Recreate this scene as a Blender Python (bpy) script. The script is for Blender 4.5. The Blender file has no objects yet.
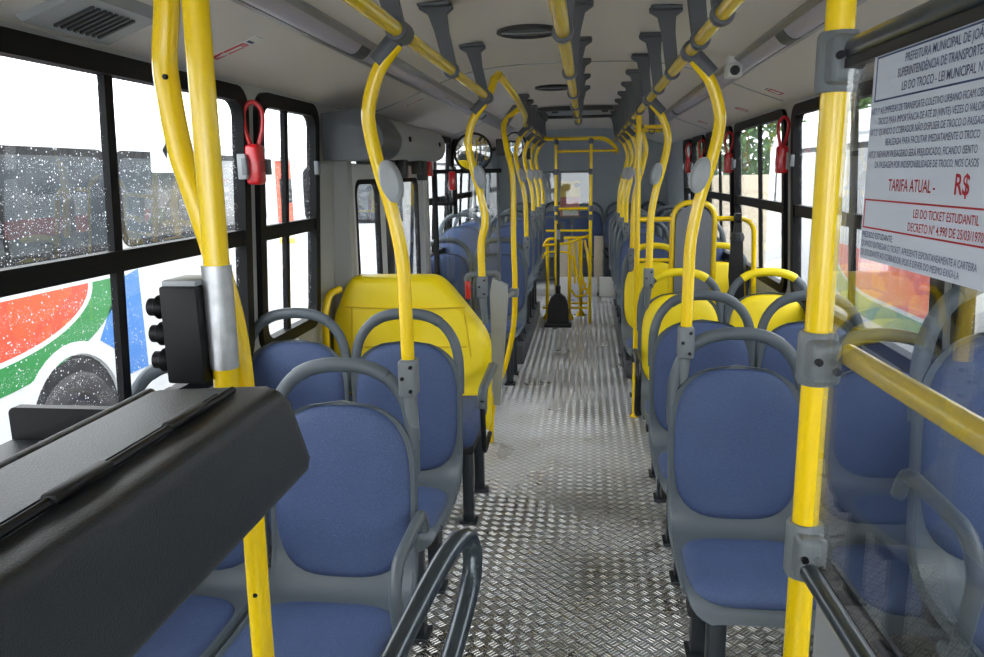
import bpy, bmesh, math, random
from math import sin, cos, pi, radians
from mathutils import Vector, Matrix
random.seed(7)
scn = bpy.context.scene
COL = scn.collection

# ------------------------------------------------------------------ materials
def new_mat(name):
    m = bpy.data.materials.new(name); m.use_nodes = True
    nt = m.node_tree; nt.nodes.clear()
    out = nt.nodes.new('ShaderNodeOutputMaterial')
    return m, nt, out
def srgb(r, g, b):
    f = lambda c: (c/255/12.92) if c/255 <= .04045 else ((c/255+.055)/1.055)**2.4
    return (f(r), f(g), f(b), 1)
def N(nt, t, **kw):
    n = nt.nodes.new(t)
    for k, v in kw.items():
        if k in n.inputs.keys() if isinstance(k, str) else False: n.inputs[k].default_value = v
        else: setattr(n, k, v)
    return n
def math_n(nt, op, a, b=None, c=None):
    n = nt.nodes.new('ShaderNodeMath'); n.operation = op
    for i, v in enumerate((a, b, c)):
        if v is None: continue
        if isinstance(v, (int, float)): n.inputs[i].default_value = v
        else: nt.links.new(v, n.inputs[i])
    return n.outputs[0]
def mat(name, col, rough=.5, metal=0, coat=0, bump=0, bscale=300, var=0, vscale=4, spec=.5, emit=0, sheen=0, detail=3):
    m, nt, out = new_mat(name)
    p = nt.nodes.new('ShaderNodeBsdfPrincipled')
    p.inputs['Roughness'].default_value = rough; p.inputs['Metallic'].default_value = metal
    p.inputs['Coat Weight'].default_value = coat; p.inputs['Coat Roughness'].default_value = .12
    p.inputs['Specular IOR Level'].default_value = spec
    if sheen: p.inputs['Sheen Weight'].default_value = sheen
    tc = nt.nodes.new('ShaderNodeTexCoord')
    if var:
        no = nt.nodes.new('ShaderNodeTexNoise'); no.inputs['Scale'].default_value = vscale; no.inputs['Detail'].default_value = 4
        nt.links.new(tc.outputs['Object'], no.inputs['Vector'])
        mx = nt.nodes.new('ShaderNodeMix'); mx.data_type = 'RGBA'
        mx.inputs['A'].default_value = tuple(c*(1-var) for c in col[:3])+(1,)
        mx.inputs['B'].default_value = tuple(min(1, c*(1+var)) for c in col[:3])+(1,)
        nt.links.new(no.outputs['Fac'], mx.inputs['Factor']); nt.links.new(mx.outputs['Result'], p.inputs['Base Color'])
    else: p.inputs['Base Color'].default_value = col
    if bump:
        nb = nt.nodes.new('ShaderNodeTexNoise'); nb.inputs['Scale'].default_value = bscale; nb.inputs['Detail'].default_value = detail
        nt.links.new(tc.outputs['Object'], nb.inputs['Vector'])
        b = nt.nodes.new('ShaderNodeBump'); b.inputs['Strength'].default_value = bump; b.inputs['Distance'].default_value = .001
        nt.links.new(nb.outputs['Fac'], b.inputs['Height']); nt.links.new(b.outputs['Normal'], p.inputs['Normal'])
    nt.links.new(p.outputs['BSDF'], out.inputs['Surface'])
    return m
def fabric(name, c1, c2):
    m, nt, out = new_mat(name)
    p = nt.nodes.new('ShaderNodeBsdfPrincipled'); p.inputs['Roughness'].default_value = .62; p.inputs['Specular IOR Level'].default_value = .35
    tc = nt.nodes.new('ShaderNodeTexCoord')
    vo = nt.nodes.new('ShaderNodeTexVoronoi'); vo.inputs['Scale'].default_value = 420
    nt.links.new(tc.outputs['Object'], vo.inputs['Vector'])
    no = nt.nodes.new('ShaderNodeTexNoise'); no.inputs['Scale'].default_value = 9; no.inputs['Detail'].default_value = 5
    nt.links.new(tc.outputs['Object'], no.inputs['Vector'])
    mx = nt.nodes.new('ShaderNodeMix'); mx.data_type = 'RGBA'; mx.inputs['A'].default_value = c1; mx.inputs['B'].default_value = c2
    f = math_n(nt, 'ADD', math_n(nt, 'MULTIPLY', vo.outputs['Distance'], .9), math_n(nt, 'MULTIPLY', no.outputs['Fac'], .35))
    nt.links.new(f, mx.inputs['Factor']); nt.links.new(mx.outputs['Result'], p.inputs['Base Color'])
    b = nt.nodes.new('ShaderNodeBump'); b.inputs['Strength'].default_value = .35; b.inputs['Distance'].default_value = .0008
    nt.links.new(vo.outputs['Distance'], b.inputs['Height']); nt.links.new(b.outputs['Normal'], p.inputs['Normal'])
    nt.links.new(p.outputs['BSDF'], out.inputs['Surface'])
    return m
def glass(name, tint=(1, 1, 1, 1), drops=0, ior=1.45, streak=False, haze=0, rough=0.0):
    m, nt, out = new_mat(name)
    tr = nt.nodes.new('ShaderNodeBsdfTransparent'); tr.inputs['Color'].default_value = tint
    gl = nt.nodes.new('ShaderNodeBsdfGlossy'); gl.inputs['Roughness'].default_value = rough
    fr = nt.nodes.new('ShaderNodeFresnel'); ge = nt.nodes.new('ShaderNodeNewGeometry')
    nt.links.new(math_n(nt, 'MULTIPLY_ADD', ge.outputs['Backfacing'], 1/ior-ior, ior), fr.inputs['IOR'])   # same reflectance on both faces of the sheet
    mx = nt.nodes.new('ShaderNodeMixShader')
    nt.links.new(fr.outputs[0], mx.inputs[0]); nt.links.new(tr.outputs[0], mx.inputs[1]); nt.links.new(gl.outputs[0], mx.inputs[2])
    last = mx.outputs[0]
    if haze:
        df = nt.nodes.new('ShaderNodeBsdfTranslucent'); df.inputs['Color'].default_value = (.9, .92, .95, 1)
        m2 = nt.nodes.new('ShaderNodeMixShader'); m2.inputs[0].default_value = haze
        nt.links.new(last, m2.inputs[1]); nt.links.new(df.outputs[0], m2.inputs[2]); last = m2.outputs[0]
    if drops:
        tc = nt.nodes.new('ShaderNodeTexCoord')
        fac = None
        for sc, th, msk in ((120, .30, .42), (260, .27, .38)):
            vo = nt.nodes.new('ShaderNodeTexVoronoi'); vo.inputs['Scale'].default_value = sc
            nt.links.new(tc.outputs['Object'], vo.inputs['Vector'])
            # only a share of the cells carries a drop
            sep = nt.nodes.new('ShaderNodeSeparateColor'); nt.links.new(vo.outputs['Color'], sep.inputs[0])
            keep = math_n(nt, 'LESS_THAN', sep.outputs[0], drops)
            size = math_n(nt, 'MULTIPLY', sep.outputs[1], th)
            d = math_n(nt, 'LESS_THAN', vo.outputs['Distance'], size)
            d = math_n(nt, 'MULTIPLY', d, keep)
            fac = d if fac is None else math_n(nt, 'MAXIMUM', fac, d)
        g2 = nt.nodes.new('ShaderNodeBsdfTranslucent'); g2.inputs['Color'].default_value = (.85, .88, .92, 1)
        d2 = nt.nodes.new('ShaderNodeBsdfTransparent'); d2.inputs['Color'].default_value = (.45, .47, .5, 1)
        m4 = nt.nodes.new('ShaderNodeMixShader'); m4.inputs[0].default_value = .45
        nt.links.new(g2.outputs[0], m4.inputs[1]); nt.links.new(d2.outputs[0], m4.inputs[2])
        m3 = nt.nodes.new('ShaderNodeMixShader')
        nt.links.new(fac, m3.inputs[0]); nt.links.new(last, m3.inputs[1]); nt.links.new(m4.outputs[0], m3.inputs[2]); last = m3.outputs[0]
    nt.links.new(last, out.inputs['Surface'])
    return m
def tread_plate():
    m, nt, out = new_mat('aluminium_tread_plate')
    p = nt.nodes.new('ShaderNodeBsdfPrincipled'); p.inputs['Metallic'].default_value = .7
    tc = nt.nodes.new('ShaderNodeTexCoord')
    mp = nt.nodes.new('ShaderNodeMapping'); mp.inputs['Rotation'].default_value = (0, 0, radians(45)); s = 1/.036
    mp.inputs['Scale'].default_value = (s, s, s)
    nt.links.new(tc.outputs['Object'], mp.inputs['Vector'])
    sx = nt.nodes.new('ShaderNodeSeparateXYZ'); nt.links.new(mp.outputs[0], sx.inputs[0])
    X, Y = sx.outputs[0], sx.outputs[1]
    par = math_n(nt, 'FLOORED_MODULO', math_n(nt, 'ADD', math_n(nt, 'FLOOR', X), math_n(nt, 'FLOOR', Y)), 2)
    fx, fy = math_n(nt, 'FRACT', X), math_n(nt, 'FRACT', Y)
    def bars(a, b):
        st = math_n(nt, 'SINE', math_n(nt, 'MULTIPLY', a, 2*pi*3))
        st = math_n(nt, 'MULTIPLY_ADD', st, .5, .5)
        e = math_n(nt, 'SUBTRACT', .5, math_n(nt, 'ABSOLUTE', math_n(nt, 'SUBTRACT', b, .5)))
        e = math_n(nt, 'MINIMUM', math_n(nt, 'MULTIPLY', math_n(nt, 'MAXIMUM', math_n(nt, 'SUBTRACT', e, .03), 0), 9), 1)
        ea = math_n(nt, 'SUBTRACT', .5, math_n(nt, 'ABSOLUTE', math_n(nt, 'SUBTRACT', a, .5)))
        ea = math_n(nt, 'MINIMUM', math_n(nt, 'MULTIPLY', math_n(nt, 'MAXIMUM', math_n(nt, 'SUBTRACT', ea, .01), 0), 14), 1)
        e = math_n(nt, 'MULTIPLY', e, ea)
        st = math_n(nt, 'MULTIPLY_ADD', st, .8, .2)
        return math_n(nt, 'MULTIPLY', st, e)
    h = nt.nodes.new('ShaderNodeMix')
    nt.links.new(par, h.inputs[0]); nt.links.new(bars(fx, fy), h.inputs[2]); nt.links.new(bars(fy, fx), h.inputs[3])
    H = h.outputs[0]
    no = nt.nodes.new('ShaderNodeTexNoise'); no.inputs['Scale'].default_value = 3.5; no.inputs['Detail'].default_value = 6
    nt.links.new(tc.outputs['Object'], no.inputs['Vector'])
    n2 = nt.nodes.new('ShaderNodeTexNoise'); n2.inputs['Scale'].default_value = 60; n2.inputs['Detail'].default_value = 4
    nt.links.new(tc.outputs['Object'], n2.inputs['Vector'])
    mx = nt.nodes.new('ShaderNodeMix'); mx.data_type = 'RGBA'
    mx.inputs['A'].default_value = (.30, .305, .31, 1); mx.inputs['B'].default_value = (.92, .92, .92, 1)
    f = math_n(nt, 'MULTIPLY_ADD', H, .95, math_n(nt, 'MULTIPLY', n2.outputs['Fac'], .15))
    nt.links.new(f, mx.inputs['Factor'])
    rp = nt.nodes.new('ShaderNodeValToRGB'); rp.color_ramp.elements[0].position = .34; rp.color_ramp.elements[0].color = (.72, .69, .62, 1)
    rp.color_ramp.elements[1].position = .6; rp.color_ramp.elements[1].color = (1, 1, 1, 1)
    nt.links.new(no.outputs['Fac'], rp.inputs[0])
    ml = nt.nodes.new('ShaderNodeMix'); ml.data_type = 'RGBA'; ml.blend_type = 'MULTIPLY'; ml.inputs[0].default_value = .7
    nt.links.new(mx.outputs['Result'], ml.inputs['A']); nt.links.new(rp.outputs[0], ml.inputs['B'])
    nt.links.new(ml.outputs['Result'], p.inputs['Base Color'])
    nt.links.new(math_n(nt, 'MULTIPLY_ADD', no.outputs['Fac'], .2, .20), p.inputs['Roughness'])
    b = nt.nodes.new('ShaderNodeBump'); b.inputs['Strength'].default_value = 1.0; b.inputs['Distance'].default_value = .006
    nt.links.new(H, b.inputs['Height']); nt.links.new(b.outputs['Normal'], p.inputs['Normal'])
    nt.links.new(p.outputs['BSDF'], out.inputs['Surface'])
    return m

M = dict(
 tread=tread_plate(),
 yellow=mat('yellow_gloss_paint', srgb(250, 212, 4), .26, coat=.5),
 yplast=mat('yellow_upholstery', srgb(255, 224, 8), .45, bump=.15, bscale=500, var=.05, vscale=3),
 blue=fabric('blue_seat_fabric', srgb(42, 57, 92), srgb(80, 97, 136)),
 grey=mat('grey_seat_plastic', srgb(86, 95, 101), .42, bump=.12, bscale=700, var=.06),
 lgrey=mat('light_grey_plastic', srgb(158, 163, 166), .45, var=.05),
 clamp=mat('grey_clamp_plastic', srgb(112, 118, 122), .42, bump=.2, bscale=500),
 dclamp=mat('dark_grey_bracket', srgb(84, 88, 92), .5),
 dark=mat('dark_grey_rubber', srgb(52, 55, 58), .5),
 black=mat('black_rubber', srgb(24, 25, 27), .45, var=.1),
 bframe=mat('black_window_frame', srgb(18, 19, 21), .6, spec=.2),
 leg=mat('dark_painted_steel', srgb(52, 58, 64), .35, metal=.3),
 steel=mat('dark_polished_rail', srgb(62, 71, 77), .3, metal=.45, coat=.3),
 sleeve=mat('galvanised_sleeve', srgb(190, 192, 194), .38, metal=.85, var=.35, vscale=45, bump=.3, bscale=120),
 bolt=mat('dark_bolt', srgb(40, 40, 42), .35, metal=.8),
 ceil=mat('ceiling_laminate', srgb(226, 221, 214), .55, var=.02, vscale=1.5),
 wall=mat('side_wall_laminate', srgb(176, 178, 176), .5, var=.04, vscale=3),
 wallw=mat('white_door_paint', srgb(226, 228, 230), .35, coat=.2),
 rearwall=mat('dark_grey_rear_panel', srgb(172, 182, 190), .6, var=.05, vscale=2),
 tan=mat('beige_engine_cover', srgb(196, 184, 164), .6, var=.05),
 box=mat('black_textured_desk_plastic', srgb(38, 44, 50), .42, bump=.9, bscale=620, var=.08, detail=5),
 boxlid=mat('worn_desk_lid', srgb(62, 68, 74), .36, bump=.8, bscale=620, var=.22, vscale=14, detail=5),
 valid=mat('black_validator_plastic', srgb(10, 11, 14), .5, spec=.3),
 light=mat('frosted_light_lens', srgb(196, 192, 206), .35, coat=.3),
 alu=mat('aluminium_trim', srgb(170, 170, 172), .35, metal=.6),
 red=mat('red_plastic', srgb(206, 18, 30), .3, coat=.5),
 redink=mat('red_ink', srgb(176, 30, 44), .6),
 blueink=mat('blue_grey_ink', srgb(62, 76, 118), .6),
 orange=mat('orange_red_livery', srgb(226, 70, 38), .35, coat=.4),
 green=mat('green_livery', srgb(30, 124, 58), .35, coat=.4),
 sky=mat('blue_livery', srgb(46, 116, 192), .35, coat=.4),
 buswhite=mat('white_bus_paint', srgb(204, 207, 210), .3, coat=.5),
 busglass=mat('dark_bus_glass', srgb(50, 56, 60), .12, var=.9, vscale=2.6, spec=.8),
 tyre=mat('tyre_rubber', srgb(56, 54, 54), .8, bump=.5, bscale=60),
 paper=mat('notice_paper', srgb(206, 214, 226), .6),
 white=mat('white_plastic', srgb(226, 226, 222), .4),
 ground=mat('wet_concrete_yard', srgb(128, 126, 122), .4, var=.25, vscale=.6),
 brick=mat('red_brick_wall', srgb(178, 92, 72), .8, var=.2, vscale=6),
 render=mat('cream_rendered_wall', srgb(190, 178, 156), .8, var=.08, vscale=2),
 leaf=mat('tree_leaves', srgb(76, 108, 58), .6, var=.4, vscale=8),
 bark=mat('tree_bark', srgb(96, 80, 66), .9),
 curb=mat('yellow_curb_paint', srgb(226, 196, 90), .7, var=.1),
 poster1=mat('poster_yellow_print', srgb(222, 190, 96), .5, var=.3, vscale=12),
 poster2=mat('poster_pink_print', srgb(196, 120, 116), .5, var=.3, vscale=12),
 win=glass('rain_spotted_window_glass', drops=.40),
 winr=glass('rain_spotted_window_glass_right', drops=.40),
 doorg=glass('door_glass', drops=.35),
 part=glass('partition_acrylic', tint=(.97, .98, .98, 1), ior=2.1, haze=0),
 pglass=glass('rear_partition_glass', tint=(.95, .97, .97, 1), ior=1.5),
)
m_, nt_, o_ = new_mat('convex_mirror_face')
g_ = nt_.nodes.new('ShaderNodeBsdfGlossy'); g_.inputs['Color'].default_value = (.85, .85, .82, 1); g_.inputs['Roughness'].default_value = .02
nt_.links.new(g_.outputs[0], o_.inputs[0]); M['mirror'] = m_

# ------------------------------------------------------------------ mesh builder
def catmull(pts, n=8, closed=False):
    P = [Vector(p) for p in pts]
    if len(P) < 3 and not closed: return P
    out = []; L = len(P)
    rng = range(L) if closed else range(L-1)
    for i in rng:
        if closed: a, b, c, d = P[(i-1) % L], P[i], P[(i+1) % L], P[(i+2) % L]
        else:
            b, c = P[i], P[i+1]; a = P[i-1] if i else b*2-c; d = P[i+2] if i+2 < L else c*2-b
        for k in range(n):
            t = k/n
            out.append(.5*((2*b)+(c-a)*t+(2*a-5*b+4*c-d)*t*t+(3*b-a-3*c+d)*t**3))
    if not closed: out.append(P[-1])
    return out
def arc_corner(pts, r, n=6, closed=False):
    """poly-line with its inner corners rounded to radius r"""
    P = [Vector(p) for p in pts]; out = []; L = len(P)
    for i in range(L):
        if not closed and i in (0, L-1): out.append(P[i]); continue
        a, b, c = P[i-1], P[i], P[(i+1) % L]
        u, v = (a-b), (c-b); ru = min(r, u.length*.49, v.length*.49)
        s, e = b+u.normalized()*ru, b+v.normalized()*ru
        for k in range(n+1):
            t = k/n; out.append((1-t)**2*s+2*t*(1-t)*b+t*t*e)
    return out
class MB:
    def __init__(s): s.v = []; s.f = []
    def add(s, verts, faces):
        o = len(s.v); s.v += [tuple(p) for p in verts]; s.f += [tuple(i+o for i in f) for f in faces]; return s
    def box(s, x0, x1, y0, y1, z0, z1, bev=0, seg=2, mtx=None):
        bm = bmesh.new(); bmesh.ops.create_cube(bm, size=1)
        bmesh.ops.scale(bm, vec=(x1-x0, y1-y0, z1-z0), verts=bm.verts)
        bmesh.ops.translate(bm, vec=((x0+x1)/2, (y0+y1)/2, (z0+z1)/2), verts=bm.verts)
        if bev: bmesh.ops.bevel(bm, geom=list(bm.edges), offset=bev, segments=seg, affect='EDGES', profile=.5)
        if mtx is not None: bmesh.ops.transform(bm, matrix=mtx, verts=bm.verts)
        bm.verts.index_update()
        s.add([v.co.copy() for v in bm.verts], [[v.index for v in f.verts] for f in bm.faces]); bm.free(); return s
    def tube(s, pts, r, seg=12, closed=False, flat=1.0, up=None, cap=True):
        P = [Vector(p) for p in pts]; L = len(P)
        def tang(i):
            if closed: return (P[(i+1) % L]-P[i-1]).normalized()
            return (P[min(i+1, L-1)]-P[max(i-1, 0)]).normalized()
        t = tang(0)
        n = Vector(up) if up else (Vector((0, 0, 1)) if abs(t.z) < .9 else Vector((0, 1, 0)))
        n = (n-t*n.dot(t)).normalized(); rings = []
        for i in range(L):
            t = tang(i)
            if up: n = Vector(up)
            n = (n-t*n.dot(t)).normalized(); b = t.cross(n)
            rr = r[i] if isinstance(r, (list, tuple)) else r
            rings.append([P[i]+n*cos(2*pi*k/seg)*rr*flat+b*sin(2*pi*k/seg)*rr for k in range(seg)])
        V = [p for ring in rings for p in ring]; F = []
        for i in range(L if closed else L-1):
            j = (i+1) % L
            for k in range(seg): F.append((i*seg+k, i*seg+(k+1) % seg, j*seg+(k+1) % seg, j*seg+k))
        if not closed and cap: F.append(tuple(range(seg))[::-1]); F.append(tuple((L-1)*seg+k for k in range(seg)))
        return s.add(V, F)
    def cyl(s, a, b, r, seg=16, r2=None):
        return s.tube([a, b], [r, r if r2 is None else r2], seg)
    def lathe(s, prof, origin=(0, 0, 0), axis='z', seg=24, mtx=None):
        V = []; F = []; n = len(prof)
        for k in range(seg):
            a = 2*pi*k/seg
            for (r, h) in prof:
                p = Vector((r*cos(a), r*sin(a), h))
                if axis == 'x': p = Vector((h, r*cos(a), r*sin(a)))
                if axis == 'y': p = Vector((r*sin(a), h, r*cos(a)))
                if mtx is not None: p = mtx @ p
                V.append(p+Vector(origin))
        for k in range(seg):
            for i in range(n-1): F.append((k*n+i, ((k+1) % seg)*n+i, ((k+1) % seg)*n+i+1, k*n+i+1))
        return s.add(V, F)
    def prism(s, poly, d0, d1, fn):
        """poly: 2-D outline; fn(u,v,w)->point; thick from w=d0 to d1"""
        n = len(poly)
        V = [fn(u, v, d0) for u, v in poly]+[fn(u, v, d1) for u, v in poly]
        F = [tuple(range(n))[::-1], tuple(n+i for i in range(n))]+[(i, (i+1) % n, n+(i+1) % n, n+i) for i in range(n)]
        return s.add(V, F)
    def ring(s, outer, inner, d0, d1, fn):
        n = len(outer)
        V = [fn(u, v, d0) for u, v in outer]+[fn(u, v, d0) for u, v in inner]+[fn(u, v, d1) for u, v in outer]+[fn(u, v, d1) for u, v in inner]
        F = []
        for i in range(n):
            j = (i+1) % n
            F += [(i, j, n+j, n+i), (2*n+i, 3*n+i, 3*n+j, 2*n+j), (i, 2*n+i, 2*n+j, j), (n+i, n+j, 3*n+j, 3*n+i)]
        return s.add(V, F)
    def build(s, name, mt, parent=None, angle=38, root=None):
        V = [Vector(p) for p in s.v]
        if parent is None:
            xs = [p.x for p in V]; ys = [p.y for p in V]; zs = [p.z for p in V]
            org = Vector(((min(xs)+max(xs))/2, (min(ys)+max(ys))/2, min(zs)))
        else: org = ORG.get(parent.name, Vector((0, 0, 0)))
        me = bpy.data.meshes.new(name)
        me.from_pydata([p-org for p in V], [], s.f); me.validate()
        bm = bmesh.new(); bm.from_mesh(me); bmesh.ops.recalc_face_normals(bm, faces=bm.faces); bm.to_mesh(me); bm.free()
        me.polygons.foreach_set('use_smooth', [True]*len(me.polygons)); me.set_sharp_from_angle(angle=radians(angle))
        me.materials.append(M[mt] if isinstance(mt, str) else mt)
        o = bpy.data.objects.new(name, me); COL.objects.link(o)
        if parent is None: o.location = org; ORG[o.name] = org
        else: o.parent = parent; ORG[o.name] = org
        return o
ORG = {}
def tag(o, label, cat, group=None):
    o['label'] = label; o['category'] = cat
    if group: o['group'] = group
    return o
def thing(name, label, cat, loc=(0, 0, 0), group=None):
    o = bpy.data.objects.new(name, None); COL.objects.link(o); o.location = loc; o.empty_display_size = .1
    ORG[o.name] = Vector(loc); return tag(o, label, cat, group)
def struct(o): o['kind'] = 'structure'; return o
def dup(root, loc, label, group=None, rotz=None):
    r = root.copy(); COL.objects.link(r); r.location = loc; r['label'] = label
    if group: r['group'] = group
    if rotz is not None: r.rotation_euler = (0, 0, rotz)
    ORG[r.name] = Vector(loc)
    for ch in list(root.children):
        c = ch.copy(); COL.objects.link(c); c.parent = r
        for g in ch.children:
            d = g.copy(); COL.objects.link(d); d.parent = c
    return r
def rrect(u0, u1, v0, v1, r, n=6):
    out = []
    for cx, cy, a0 in ((u1-r, v0+r, -90), (u1-r, v1-r, 0), (u0+r, v1-r, 90), (u0+r, v0+r, 180)):
        for k in range(n+1):
            a = radians(a0+90*k/n); out.append((cx+r*cos(a), cy+r*sin(a)))
    return out
def text_part(body, size, mt, parent, fn, align='LEFT', bold=0, sx=1.0):
    """fn maps text-plane (x,y) to world; returns flat raised mesh"""
    cu = bpy.data.curves.new('lettering', 'FONT'); cu.body = body; cu.size = size; cu.align_x = align; cu.offset = bold; cu.resolution_u = 3
    o = bpy.data.objects.new('lettering', cu); COL.objects.link(o)
    bpy.context.view_layer.update()
    me = bpy.data.meshes.new_from_object(o.evaluated_get(bpy.context.evaluated_depsgraph_get()))
    bpy.data.objects.remove(o, do_unlink=True)
    mb = MB(); mb.v = [tuple(fn(v.co.x*sx, v.co.y)) for v in me.vertices]; mb.f = [tuple(p.vertices) for p in me.polygons]
    bpy.data.meshes.remove(me)
    return mb.build('lettering', mt, parent)

# ------------------------------------------------------------------ bus shell
YF, YB = -2.2, 10.8
def WX(side, z): return (-1.27+.056*(z-1.36)) if side < 0 else (1.10-.056*(z-1.36))
def wf(side): return lambda u, v, w: (WX(side, v)+side*w, u, v)
struct(MB().box(-1.5, 1.35, YF, YB+.1, -.06, 0).build('floor', 'tread'))
XC = -.085
CP = [(0, 2.165), (.3, 2.160), (.5, 2.14), (.65, 2.105), (.8, 2.05), (.95, 1.99), (1.16, 1.915), (1.30, 1.88)]
def cz(x):
    d = abs(x-XC)
    for (a, za), (b, zb) in zip(CP, CP[1:]):
        if d <= b: return za+(zb-za)*(d-a)/(b-a)
    return CP[-1][1]
cm = MB()
prof = catmull([(XC-d, 0, z) for d, z in CP[::-1]]+[(XC+d, 0, z) for d, z in CP[1:]], 4)
nv = len(prof)
V = [(p.x, YF, p.z) for p in prof]+[(p.x, YB+.1, p.z) for p in prof]+[(p.x, YF, 2.3) for p in prof]+[(p.x, YB+.1, 2.3) for p in prof]
F = []
for i in range(nv-1):
    F += [(i, i+1, nv+i+1, nv+i), (2*nv+i, 3*nv+i, 3*nv+i+1, 2*nv+i+1), (i, 2*nv+i, 2*nv+i+1, i+1), (nv+i, nv+i+1, 3*nv+i+1, 3*nv+i)]
F += [(0, nv, 3*nv, 2*nv), (nv-1, 3*nv-1, 4*nv-1, 2*nv-1)]
cm.add(V, F); struct(cm.build('ceiling', 'ceil'))
# ceiling joint strips
for k, y in enumerate((4.33, 7.0)):
    sm = MB().tube([(p.x, y, p.z-.001) for p in prof if abs(p.x-XC) < 1.15], .004, 6)
    struct(sm.build('trim_%d' % (k+1), 'lgrey'))

ZS, ZT = .88, 1.90        # outer frame heights
LW = [(-1.4, .98, ()), (1.06, 2.74, (1.93,)), (2.82, 3.49, (3.13,)), (5.72, 7.0, (6.36,)), (7.1, 8.4, (7.75,))]
RW = [(-1.4, .5, ()), (.6, 2.4, (1.5,)), (2.5, 4.26, (3.36,)), (4.40, 5.86, (5.10,)), (5.98, 7.22, (6.6,)), (7.34, 8.14, (7.74,)), (8.24, 8.86, ())]
def wall_mesh(side, wins, y0, y1, name, doors=()):
    mb = MB(); fn = wf(side); T = .028; i0 = .03
    def q(u0, u1, v0, v1):
        mb.prism([(u0, v0), (u1, v0), (u1, v1), (u0, v1)], 0, T, fn)
    spans = [(a+i0, b-i0, 'w') for a, b, _ in wins]+[(a, b, 'd') for a, b in doors]
    spans.sort(); u = y0
    for a, b, k in spans:
        q(u, a, 0, 2.0)
        if k == 'w': q(a, b, 0, ZS+i0); q(a, b, ZT-i0, 2.0)
        else: q(a, b, 1.70, 2.0)
        u = b
    q(u, y1, 0, 2.0)
    return struct(mb.build(name, 'wall'))
wall_mesh(-1, LW, YF, 8.5, 'wall_left', doors=((3.80, 5.60),))
wall_mesh(1, RW, YF, 8.9, 'wall_right')
mb = MB()
mb.prism([(8.9, 0), (YB, 0), (YB, 2.0), (8.9, 2.0)], -.004, .07, wf(1)); struct(mb.build('wall_right_rear', 'rearwall'))
mb = MB(); mb.prism([(10.25, 0), (YB, 0), (YB, 2.0), (10.25, 2.0)], -.004, .07, wf(-1)); mb.prism([(8.5, 1.72), (10.25, 1.72), (10.25, 2.0), (8.5, 2.0)], -.004, .07, wf(-1))
struct(mb.build('wall_left_rear', 'rearwall'))
mb = MB().box(-1.45, 1.3, YB, YB+.1, 0, 2.2); struct(mb.build('wall_back', 'rearwall'))
mb = MB().box(-1.45, 1.3, YF-.1, YF, 0, .85).box(-1.45, 1.3, YF-.1, YF, 1.95, 2.3); struct(mb.build('wall_front', 'wall'))
# lower side-wall skirting panels (darker kick band)
for side, nm in ((-1, 'baseboard_left'), (1, 'baseboard_right')):
    mb = MB()
    sp = ((YF, 3.76), (5.62, 8.5)) if side < 0 else ((YF, 8.9),)
    for a, b in sp: mb.prism([(a, 0), (b, 0), (b, .16), (a, .16)], -.012, 0, wf(side))
    struct(mb.build(nm, 'dark'))

wn = 0
def window(side, a, b, divs, bar=True):
    global wn
    wn += 1; fn = wf(side); fw = .052
    mb = MB(); mb.ring(rrect(a, b, ZS, ZT, .09), rrect(a+fw, b-fw, ZS+fw, ZT-fw, .06), -.022, .022, fn)
    fr = struct(mb.build('window_%d' % wn, 'bframe'))
    g = MB(); g.prism([(a+fw-.01, ZS+fw-.01), (b-fw+.01, ZS+fw-.01), (b-fw+.01, ZT-fw+.01), (a+fw-.01, ZT-fw+.01)], .008, .012, fn)
    g.build('pane', 'win' if side < 0 else 'winr', fr)
    if bar: MB().prism([(a+.03, 1.335), (b-.03, 1.335), (b-.03, 1.392), (a+.03, 1.392)], -.014, .018, fn).build('crossbar', 'bframe', fr)
    for d in divs: MB().prism([(d-.018, ZS+.03), (d+.018, ZS+.03), (d+.018, ZT-.03), (d-.018, ZT-.03)], -.006, .014, fn).build('mullion', 'bframe', fr)
    if bar:
        for u in (a+.055, b-.055):
            mb = MB(); x = WX(side, 1.62)-side*.03
            mb.box(x-.010, x+.010, u-.018, u+.018, 1.59, 1.65, .003); mb.build('latch', 'clamp', fr)
for w in LW: window(-1, *w)
for w in RW: window(1, *w)

# front door: two leaves set in from the outer wall, beyond a pillar facing the camera
pm = MB().box(-1.33, -1.19, 3.76, 3.84, 0, 1.90); struct(pm.build('wall_door_pillar', 'wall'))
mb = MB().box(-1.36, -1.17, 5.60, 5.66, 0, 1.75); struct(mb.build('wall_door_pillar_far', 'wall'))
def door_leaf(name, x, y0, y1, z0, z1, wy0, wy1, wz0, wz1):
    fn = lambda u, v, w: (x+w, u, v)
    o = struct(MB().ring([(y0, z0), (y1, z0), (y1, z1), (y0, z1)] if False else rrect(y0, y1, z0, z1, .002), rrect(wy0, wy1, wz0, wz1, .07), -.010, .010, fn).build(name, 'wallw'))
    MB().ring(rrect(wy0-.012, wy1+.012, wz0-.012, wz1+.012, .08), rrect(wy0+.014, wy1-.014, wz0+.014, wz1-.014, .06), -.014, .014, fn).build('gasket', 'bframe', o)
    MB().prism([(wy0, wz0), (wy1, wz0), (wy1, wz1), (wy0, wz1)], -.002, .002, fn).build('pane', 'doorg', o)
    return o
door_leaf('door_1', -1.205, 3.85, 4.48, .04, 1.645, 3.90, 4.34, .62, 1.55)
door_leaf('door_2', -1.205, 4.62, 5.59, .04, 1.645, 4.70, 5.38, .62, 1.55)
mb = MB().box(-1.225, -1.185, 4.48, 4.62, .04, 1.64, .01); struct(mb.build('door_3', 'black'))
# rear left door
door_leaf('door_4', -1.26, 8.52, 9.34, .04, 1.72, 8.66, 9.2, .5, 1.6)
door_leaf('door_5', -1.26, 9.38, 10.24, .04, 1.72, 9.54, 10.1, .5, 1.6)

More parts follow.
